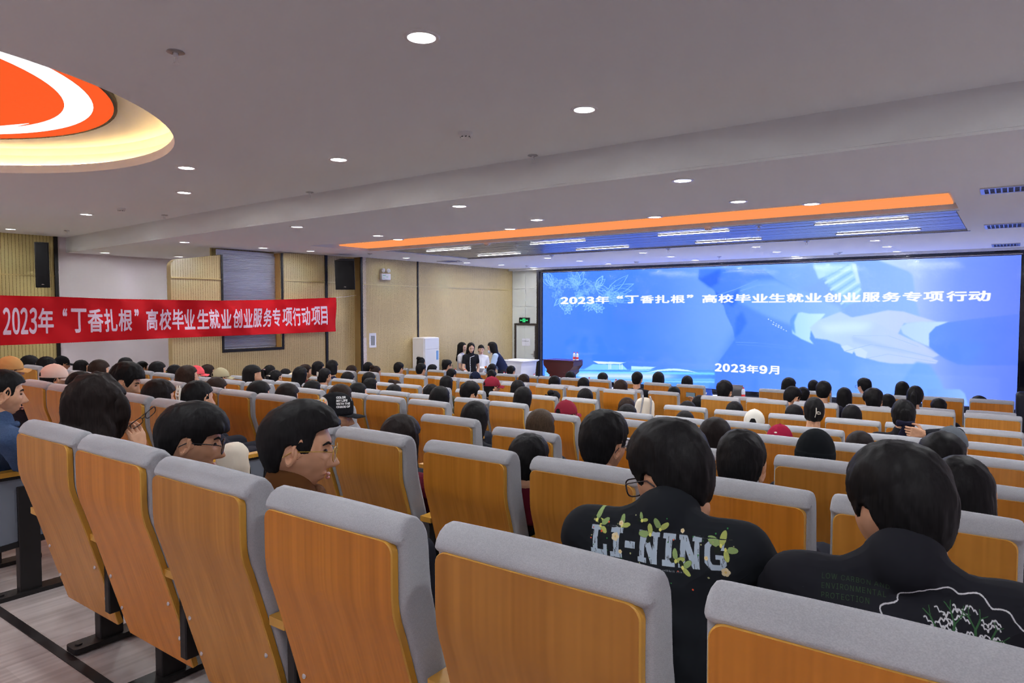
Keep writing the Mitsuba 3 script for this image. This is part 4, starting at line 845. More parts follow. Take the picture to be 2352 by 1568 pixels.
def cap_parts(kind, hi):
    """crown (with the strap gap at the back), brim, button"""
    seg = 40 if hi else 26
    crown = ell((0, -.006, .026), (.091, .113, .112), seg) - bxm(-.3, .3, -.3, .3, -.3, .018) - ell((0, -.006, .022), (.085, .107, .106), seg)
    if kind == 'flat': crown = hull(ell((0, .012, .07), (.080, .098, .072), seg), ell((0, -.004, .03), (.092, .114, .05), seg)) - bxm(-.3, .3, -.3, .3, -.3, .018) - ell((0, -.006, .018), (.085, .107, .10), seg)
    else: crown = crown - hull(ell((0, -.12, .030), (.030, .05, .026), 16), ell((0, -.12, .045), (.024, .05, .022), 16))
    strap = [hull(ball((-.034, -.105, .026), .006, 8), ball((0, -.115, .022), .006, 8)), hull(ball((.034, -.105, .026), .006, 8), ball((0, -.115, .022), .006, 8))]
    cm = merge([crown] + (strap if kind != 'flat' else []))
    t = soft(cm, .010 if hi else .025, 2)
    nb = 15; B = []
    for yy, rr in ((.085, 0), (.125, .4), (.158, .75), (.178, 1.0)):
        for i in range(nb):
            u = (i / (nb - 1)) * 2 - 1
            x = u * (.080 - .012 * rr ** 2); y = yy - (u ** 2) * (.055 if rr < 1 else .060) - (0 if rr else .005)
            zc = .024 - .018 * rr - (.022 if kind != 'flat' else .004) * u ** 2
            B.append((x, y, zc))
    B = np.array(B); th = .004; V = np.vstack([B, B - [0, 0, th]]); f = []; m = len(B)
    for r in range(3):
        for i in range(nb - 1):
            a, b, c, d = r * nb + i, r * nb + i + 1, (r + 1) * nb + i + 1, (r + 1) * nb + i
            f += [[a, b, c], [a, c, d], [a + m, c + m, b + m], [a + m, d + m, c + m]]
    loop = [i for i in range(nb)] + [r * nb + nb - 1 for r in (1, 2)] + [3 * nb + i for i in range(nb - 1, -1, -1)] + [r * nb for r in (2, 1)]
    for i in range(len(loop)):
        a, b = loop[i], loop[(i + 1) % len(loop)]; f += [[a, a + m, b + m], [a, b + m, b]]
    brim = trimesh.Trimesh(V, f, process=False)
    button = trimesh.creation.icosphere(subdivisions=1, radius=.009); button.vertices = np.array(button.vertices) * [1, 1, .6] + [0, -.006, .137 if kind != 'flat' else .140]
    return t, brim, button
def beanie(hi):
    h = ell((0, -.008, .026), (.093, .114, .120), 32) - bxm(-.3, .3, -.3, .3, -.3, -.02)
    h = merge([h, hull(ell((0, -.01, .0), (.096, .117, .012), 24), ell((0, -.01, .03), (.096, .117, .012), 24))])
    return soft(h, .012, 4)
def rim_loop(cx, w, h, z, y, n=24):
    a = np.linspace(0, 2 * np.pi, n, endpoint=False); c, s = np.cos(a), np.sin(a)
    q = 2 / 3.2
    return np.stack([cx + w * np.sign(c) * np.abs(c) ** q, y - .10 * (cx + w * c) ** 2 / .06, z + h * np.sign(s) * np.abs(s) ** q], 1)
def glasses_mesh(r=.0016):
    ms = []
    for s in (-1, 1):
        ms.append(tube(rim_loop(s * .034, .026, .021, -.004, .108), r, 6, True))
        ms.append(tube([(s * .060, .099, .004), (s * .070, .080, .006), (s * .079, .02, .004), (s * .081, -.008, .002), (s * .080, -.03, -.014)], r * .9, 6))
    ms.append(tube([(-.009, .107, .002), (0, .111, .006), (.009, .107, .002)], r, 6))
    return cat(*ms)
def lens_mesh(s):
    P = rim_loop(s * .034, .0255, .0205, -.004, .108)
    return trimesh.Trimesh(np.vstack([P, P.mean(0)]), [[i, (i + 1) % len(P), len(P)] for i in range(len(P))], process=False)
def claw_clip(hi=True):
    ms = []
    for s in (-1, 1):
        ms.append(hull(ball((s * .010, -.118, .05), .004, 8), ball((s * .016, -.128, .02), .0055, 8))); ms.append(hull(ball((s * .016, -.128, .02), .0055, 8), ball((s * .010, -.126, -.012), .0045, 8)))
        ms.append(hull(ball((s * .016, -.128, .02), .005, 8), ball((s * .012, -.125, .062), .0035, 8)))
    ms.append(hull(ball((-.014, -.130, .012), .0045, 8), ball((.014, -.130, .012), .0045, 8))); ms.append(hull(ball((-.014, -.128, .028), .0035, 8), ball((.014, -.128, .028), .0035, 8)))
    return to_tm(merge(ms))

# ---------------------------------------------------------------- people: the audience
def hair_mat(key, c):
    c = np.array(c)
    def fn(p, n, uv):
        s = mikit.noise(p.x * 260, p.y * 260, p.z * 22) * .6 + mikit.noise(p.x * 700, p.y * 700, p.z * 30) * .4
        return mikit.mix([float(q) for q in c * .55], [float(q) for q in c * 1.7], s)
    return mat(key, mikit.proc(fn), .55, .12)
hair_mat('m_hair_black', [.0065, .0062, .0066]); hair_mat('m_hair_dark', [.0105, .0072, .0065]); hair_mat('m_hair_brown', [.020, .0115, .008]); hair_mat('m_hair_light', [.042, .026, .015])
def f_skin(p, n, uv): return mikit.mix(rgb(196, 146, 112), rgb(212, 164, 132), mikit.noise(p.x * 60, p.y * 60, p.z * 60))
mat('m_skin', mikit.proc(f_skin), .48, .35)
mat('m_skin_pale', rgb(222, 180, 152), .48, .35)
mat('m_lips', rgb(176, 112, 98), .4, .4); mat('m_eye', rgb(28, 20, 18), .15, .6); mat('m_stubble', rgb(70, 58, 50), .8, .1)
mat('m_cloth_black', rgb(30, 31, 36), .9, .15, sheen=.2); mat('m_cloth_darkcoat', rgb(34, 34, 44), .85, .15); mat('m_cloth_navy', rgb(30, 36, 62), .85, .15)
mat('m_cloth_white', rgb(222, 222, 226), .9, .1); mat('m_cloth_grey', rgb(150, 150, 156), .9, .1); mat('m_cloth_hoodie', rgb(226, 216, 198), .9, .1)
mat('m_cloth_brown', rgb(92, 58, 30), .85, .15); mat('m_cloth_maroon', rgb(96, 24, 40), .85, .15); mat('m_cloth_olive', rgb(88, 84, 60), .9, .1); mat('m_trousers', rgb(38, 40, 48), .9, .1)
mat('m_shoe', rgb(40, 40, 42), .6, .3)
mat('m_leather_jacket', rgb(20, 21, 22), .32, .5)
def f_denim(p, n, uv): return mikit.mix(rgb(44, 62, 92), rgb(74, 94, 126), mikit.noise(p.x * 300, p.y * 300, p.z * 300) * .5 + .5 * mikit.noise(p.x * 14, p.y * 14, p.z * 14))
mat('m_cloth_denim', mikit.proc(f_denim), .9, .1)
for k_, c_ in dict(tan=(190, 146, 92), black=(26, 27, 30), pink=(222, 196, 182), coral=(236, 92, 100), olive=(166, 158, 126), cream=(226, 218, 186), navy=(32, 38, 60), red=(128, 36, 52), white=(226, 224, 212), crimson=(150, 28, 58), grey=(88, 94, 100), beanie=(20, 24, 27)).items(): mat('m_cap_' + k_, rgb(*c_), .85, .1)
mat('m_gold', rgb(222, 190, 90), .25, .6, metallic=1.0); mat('m_glasses', rgb(26, 26, 34), .25, .5)
mat('m_clip_white', rgb(236, 230, 214), .3, .5); mat('m_clip_gold', rgb(206, 160, 110), .3, .5); mat('m_yellow', rgb(226, 220, 70), .4, .4); mat('m_tie_pink', rgb(232, 186, 186), .8, .1); mat('m_tie_purple', rgb(110, 96, 170), .8, .1); mat('m_bow_navy', rgb(26, 26, 48), .7, .2); mat('m_silver', rgb(220, 220, 220), .2, .6, metallic=1.0)
mat('m_bead', rgb(96, 58, 34), .35, .5); mat('m_phone', rgb(18, 18, 22), .15, .6); mat('m_mask', rgb(214, 224, 232), .8, .1)
scene['m_lens'] = {'type': 'thindielectric', 'int_ior': 1.5}
# prints on the two dark sweatshirts: x from -.36 to .36 m, z from .50 to 1.10 m of the garment
PW_, PH_ = 1440, 1200
def pxm(x, z): return ((x + .36) / .72 * PW_, (1.10 - z) / .60 * PH_)
_scl = [1.0, 0.0, .9]
def pxs(x, z): return pxm(x * _scl[0] + _scl[1], (z - .925) * _scl[0] + _scl[2])
def print_lining():
    _scl[:] = [.86, .0, .955]
    img = Image.new('RGB', (PW_, PH_), (27, 30, 34)); d = ImageDraw.Draw(img); r = random.Random(3)
    ink = (172, 188, 202); x0, zc, hh = -.165, .925, .066
    R_ = lambda a, b, c, e: [(a, b), (c, b), (c, e), (a, e)]
    L_ = {'L': [R_(.14, 0, .42, 1), R_(0, 0, 1, .20), R_(0, .86, .58, 1), R_(.80, 0, 1, .40)], 'I': [R_(.30, 0, .70, 1), R_(.08, 0, .92, .17), R_(.08, .83, .92, 1)], '-': [R_(.05, .38, .95, .60)],
          'N': [R_(.08, 0, .30, 1), R_(.70, 0, .92, 1), [(.08, 1), (.36, 1), (.92, 0), (.64, 0)], R_(0, 0, .40, .15), R_(.60, .85, 1, 1), R_(0, .85, .3, 1)],
          'G': [[(.3, 0), (.8, 0), (1, .18), (1, .50), (.52, .50), (.52, .36), (.72, .36), (.72, .18), (.36, .18), (.26, .3), (.26, .72), (.36, .84), (.68, .84), (.74, .66), (.98, .66), (.98, 1), (.82, .93), (.74, 1), (.3, 1), (0, .78), (0, .22)]]}
    pos = [('L', -.172, .043), ('I', -.123, .036), ('-', -.083, .028), ('N', -.048, .052), ('I', .010, .036), ('N', .052, .054), ('G', .114, .050)]
    for ch, x, w in pos:
        for q in L_[ch]: d.polygon([pxs(x + w * a, zc - hh / 2 + hh * b) for a, b in q], fill=ink)
    for _ in range(130):
        x, z = r.uniform(-.17, .165), r.uniform(zc - hh / 2, zc + hh / 2); l = r.uniform(.003, .014)
        d.line([pxs(x, z), pxs(x + .001, z - l)], fill=(27, 30, 34), width=2)
    for i in range(42):
        x = -.085 + i * .0037
        if i % 9 != 8: d.line([pxs(x, .881), pxs(x, .881 + r.uniform(.002, .004))], fill=(150, 158, 166), width=r.choice([1, 2]))
    def fly(x, z, a, s):
        for k, (o, l, w) in enumerate(((.9, 1., .5), (-.5, .9, .45), (2.2, .6, .35))):
            c, sn = math.cos(a + o), math.sin(a + o); P = []
            for t in np.linspace(0, 2 * math.pi, 16):
                u, v = (math.cos(t) * .5 + .5) * l, math.sin(t) * w * .5; P.append(pxs(x + s * (u * c - v * sn), z + s * (u * sn + v * c)))
            d.polygon(P, fill=((128, 150, 96), (168, 178, 100), (30, 36, 30))[k], outline=(34, 40, 30))
        d.ellipse([*pxs(x - .003, z + .004), *pxs(x + .003, z - .004)], fill=(214, 214, 120))
    for x, z, a, s in ((-.163, .948, .4, .026), (-.150, .938, -.2, .026), (-.095, .942, .7, .024), (-.045, .958, .9, .020), (-.02, .930, 2.2, .030), (.004, .945, 1.2, .030), (.046, .884, .8, .026), (.062, .872, -.3, .026), (.152, .925, 1.8, .036), (.163, .918, -.9, .030)): fly(x, z + .02, a, s)
    for x, z, q in ((-.108, .918, .008), (-.098, .947, .005), (-.094, .886, .004), (.058, .946, .004), (.160, .868, .009), (.118, .896, .004)):
        z += .02
        for k in range(5):
            u, v = x + q * .6 * math.cos(k * 1.257), z + q * .6 * math.sin(k * 1.257); d.ellipse([*pxs(u - q * .55, v + q * .55), *pxs(u + q * .55, v - q * .55)], fill=(228, 212, 172))
        d.ellipse([*pxs(x - q * .3, z + q * .3), *pxs(x + q * .3, z - q * .3)], fill=(222, 196, 120))
    for _ in range(46):
        x, z, q = r.uniform(-.18, .19), r.uniform(.82, 1.005), r.uniform(.0008, .0022); d.ellipse([*pxs(x - q, z + q), *pxs(x + q, z - q)], fill=r.choice([(196, 78, 48), (52, 120, 66), (52, 120, 66), (150, 150, 110)]))
    return lin(img)
def print_tree():
    img = Image.new('RGB', (PW_, PH_), (27, 28, 33)); d = ImageDraw.Draw(img); r = random.Random(8)
    f = ImageFont.truetype(FONT_LAT, 21)
    for i, tx in enumerate(('LOW CARBON AND', 'ENVIRONMENTAL', 'PROTECTION')):
        x, y = pxm(-.135, .945 - i * .0135)
        for ch in tx:
            d.text((x, y), ch, (42, 62, 40), font=f); x += d.textlength(ch, font=f) + 2.4
    cx, cz = .070, .885; wv = (198, 200, 204)
    P = []
    for t in np.linspace(-.35, math.pi + .35, 150):
        rr = 1 + .085 * abs(math.sin(t * 6.5)) + .03 * math.sin(t * 17); P.append(pxm(cx + .108 * rr * math.cos(t), cz + .070 * rr * math.sin(t) - .012))
    d.line(P, fill=wv, width=5, joint='curve')
    for _ in range(16):
        a, q = r.uniform(0, math.pi), r.uniform(.25, .8); x, z = cx + .095 * q * math.cos(a), cz + .062 * q * math.sin(a) - .01; w = r.uniform(.012, .026)
        d.line([pxm(x + w * u, z + .006 * abs(math.sin(u * 9)) + .004 * math.sin(u * 4)) for u in np.linspace(-1, 1, 16)], fill=wv, width=4, joint='curve')
    def br(x, z, a, l, w):
        if l < .012: return
        u, v = x + l * math.cos(a), z + l * math.sin(a); d.line([pxm(x, z), pxm(u, v)], fill=(48, 82, 52), width=int(max(3, w)))
        for da in (.55, -.5): br(u, v, a + da + r.uniform(-.15, .15), l * .72, w * .66)
    br(cx + .01, cz - .085, 1.55, .047, 20)
    d.line([pxm(x, z) for x, z in ((-.085, .84), (-.083, .875), (-.075, .883), (-.03, .883), (-.008, .880), (.004, .868), (-.002, .856), (-.014, .866), (-.026, .845))], fill=wv, width=5, joint='curve')
    d.line([pxm(x, z) for x, z in ((-.062, .858), (-.05, .866), (-.035, .860), (-.02, .858))], fill=wv, width=5)
    d.polygon([pxm(x, z) for x, z in ((-.125, .868), (-.112, .880), (-.104, .877), (-.107, .866))], fill=(206, 150, 48))
    d.rectangle([0, 0, 150, PH_], fill=(206, 208, 212))
    return lin(img)
mat('m_cloth_print1', canvas_tex(print_lining()), .9, .1, sheen=.2); mat('m_cloth_print2', canvas_tex(print_tree()), .9, .1, sheen=.2)
CWX, CHX = 600, 360
def print_cap():
    img = Image.new('RGB', (CWX, CHX), (24, 25, 28)); d = ImageDraw.Draw(img)
    f = ImageFont.truetype(FONT_LAT, 40)
    for i, tx in enumerate(('COLOR', 'MY LIFE', 'WITH THE', 'CHAOS OF')): d.text((330, 70 + i * 46), tx, (226, 226, 226), font=f, stroke_width=3, stroke_fill=(226, 226, 226))
    d.line([(540, 66), (562, 150)], fill=(226, 226, 226), width=5)
    d.ellipse([80, 96, 210, 300], fill=(226, 220, 208)); r = random.Random(4)
    for i in range(46):
        a = r.uniform(0, 6.28); q = math.sqrt(r.random()) * .82; x, y = 145 + 60 * q * math.cos(a), 198 + 94 * q * math.sin(a); s = r.uniform(8, 18)
        d.arc([x - s, y - s, x + s, y + s], r.uniform(0, 360), r.uniform(360, 560), fill=r.choice([(206, 70, 40), (228, 170, 50), (228, 196, 60), (52, 120, 170), (226, 120, 60)]), width=8)
    return lin(img)
mat('m_cap_print', canvas_tex(print_cap()), .85, .1)
# templates
def posed(**k):
    J = {a: (list(b) if isinstance(b, list) else b) for a, b in SEATED.items()}; J.update(k); return J
LO_M, LO_F = figure(SEATED, False), figure({**SEATED, 'sh': [(-.148, .255, .905), (.148, .255, .905)]}, False, .86, True)
POSE = {}
POSE['P1'] = posed(neck=(0, .455, .995), head=(0, .555, 1.06), chest=(0, .415, .86), waist=(0, .36, .71), sh=[(-.168, .43, .945), (.168, .43, .945)], el=[(-.25, .56, .74), (.25, .56, .74)], wr=[(-.10, .68, .66), (.10, .68, .66)])
POSE['P2'] = posed(neck=(0, .455, .960), head=(0, .555, 1.03), chest=(0, .42, .82), waist=(0, .36, .70), sh=[(-.178, .44, .895), (.178, .44, .895)], el=[(-.26, .56, .72), (.26, .56, .72)], wr=[(-.10, .68, .66), (.10, .68, .66)])
POSE['P3'] = posed(el=[(-.235, .33, .68), (.25, .45, .70)], wr=[(-.12, .545, .635), (.03, .60, .80)], hd=[((.25, .9, -.25), (0, -.25, -.9)), ((-.5, .6, -.45), (-.3, -.4, -.8))])
POSE['P5'] = posed(el=[(-.235, .33, .68), (.22, .47, .70)], wr=[(-.12, .545, .635), (.10, .40, .925)], hd=[((.25, .9, -.25), (0, -.25, -.9)), ((-.10, -.10, 1), (-.9, -.30, 0))])
POSE['PW'] = posed(el=[(-.235, .33, .68), (.36, .20, 1.02)], wr=[(-.12, .545, .635), (.165, .10, 1.02)], hd=[((.25, .9, -.25), (0, -.25, -.9)), ((-1, .02, .05), (0, 1, 0))])
POSE['PH'] = posed(el=[(-.235, .33, .68), (.27, .44, .80)], wr=[(-.12, .545, .635), (.215, .52, .965)], hd=[((.25, .9, -.25), (0, -.25, -.9)), ((-.35, .1, .9), (-.5, -.8, .1))])
POSE['P9'] = posed(el=[(-.235, .33, .68), (.23, .46, .72)], wr=[(-.12, .545, .635), (.13, .50, .90)], hd=[((.25, .9, -.25), (0, -.25, -.9)), ((-.2, .1, 1), (-.6, -.7, .1))])
_hair, _cap = {}, {}
def get_hair(st, hi):
    if (st, hi) not in _hair: _hair[(st, hi)] = hair(st, hi)
    return _hair[(st, hi)]
def get_cap(kind, hi):
    if (kind, hi) not in _cap: _cap[(kind, hi)] = cap_parts(kind, hi)
    return _cap[(kind, hi)]
FEM = {'bob', 'bobbrown', 'bobdark', 'bobbrown2', 'longbob', 'wavy', 'long', 'longbrown', 'pony', 'tight', 'bun', 'bunbrown'}
DESC = {'short': 'man with short black hair', 'shaved': 'man with shaved hair', 'spiky': 'man with tousled black hair', 'shortman': 'man with cropped black hair', 'bob': 'person with bobbed black hair', 'bobbrown': 'person with bobbed brown hair', 'bobdark': 'person with smooth dark bobbed hair', 'longbob': 'woman with shoulder-length black hair',
        'long': 'woman with long straight black hair', 'longbrown': 'woman with long brown hair', 'pony': 'girl with a black ponytail', 'tight': 'woman with tied-back hair', 'bun': 'woman with a black bun', 'bunbrown': 'woman with a brown bun', 'shortbrown': 'person with short brown hair'}
def hmat(st):
    return {'bobbrown': 'm_hair_brown', 'longbrown': 'm_hair_brown', 'bunbrown': 'm_hair_brown', 'shortbrown': 'm_hair_brown', 'bobbrown2': 'm_hair_light', 'bobdark': 'm_hair_dark', 'wavy': 'm_hair_dark', 'longbob': 'm_hair_dark'}.get(st, 'm_hair_black')
TOPS = ['m_cloth_black', 'm_cloth_darkcoat', 'm_cloth_navy', 'm_cloth_black', 'm_cloth_grey', 'm_cloth_maroon', 'm_cloth_olive', 'm_cloth_white', 'm_cloth_black']
def tm(v, f): return trimesh.Trimesh(v, f, process=False)
def face_parts(k, Hx, brows=True, lips='m_lips'):
    for s in (-1, 1):
        put(num(k + '__eye'), Hx(to_tm(ell((s * .031, .0790, .004), (.0125, .0055, .0048), 12))), 'm_eye', True)
        if brows: put(num(k + '__eyebrow'), Hx(to_tm(merge([bone((s * .016, .0895, .022), .0032, (s * .034, .0855, .0275), .0036, 8), bone((s * .034, .0855, .0275), .0036, (s * .048, .073, .021), .0022, 8)]))), 'm_hair_black', True)
    put(k + '__lips', Hx(to_tm(merge([ell((0, .0895, -.0668), (.0205, .0062, .0042), 14), ell((0, .0885, -.0775), (.0170, .0062, .0046), 14)]))), lips, True)
def dress(k, J, F, org, dv, R, s, st, d, hi, top, cap=None, trousers='m_trousers', baked=False, skin='m_skin'):
    """Puts one person's entries under the key k. Returns the map from head coordinates to the hall."""
    full, tp, tr, shoes = F; org = V3(org, float); hc = V3(J['head'], float)
    cb = (hc + dv)[:2]; Rb = rotm(d.get('byaw', 0.))
    def W(v):
        v = np.array(v, float); v[:, :2] = (v[:, :2] - cb) @ Rb[:2, :2].T + cb
        return v + org
    Hx = lambda m: tm(W(np.array(m.vertices) * s @ R.T + hc + dv), m.faces)
    put(k, tm(W(zskin(full.vertices, J, dv, None if baked else R, s)), full.faces), skin, True)
    tv = np.array(tp.vertices)
    uv = None
    if top.startswith('m_cloth_print'):
        nb = np.array(tp.vertex_normals)[:, 1] < .35
        uv = np.stack([np.where(nb, (tv[:, 0] + .36) / .72, .5), np.where(nb, (tv[:, 2] - .5) / .6, .02)], 1)
    put(k + '__top', tm(W(zskin(tv, J, dv)), tp.faces), top, True, uv=uv)
    put(k + '__trousers', tm(W(zskin(tr.vertices, J, dv * 0)), tr.faces), trousers, True)
    for sh in shoes: put(num(k + '__shoe'), tm(W(sh.vertices), sh.faces), 'm_shoe', 40)
    if st != 'none':
        h = get_hair(st, hi); put(k + '__hair', Hx(h), hmat(d.get('hairstyle', st)), True)
    return Hx
PERSON = {}
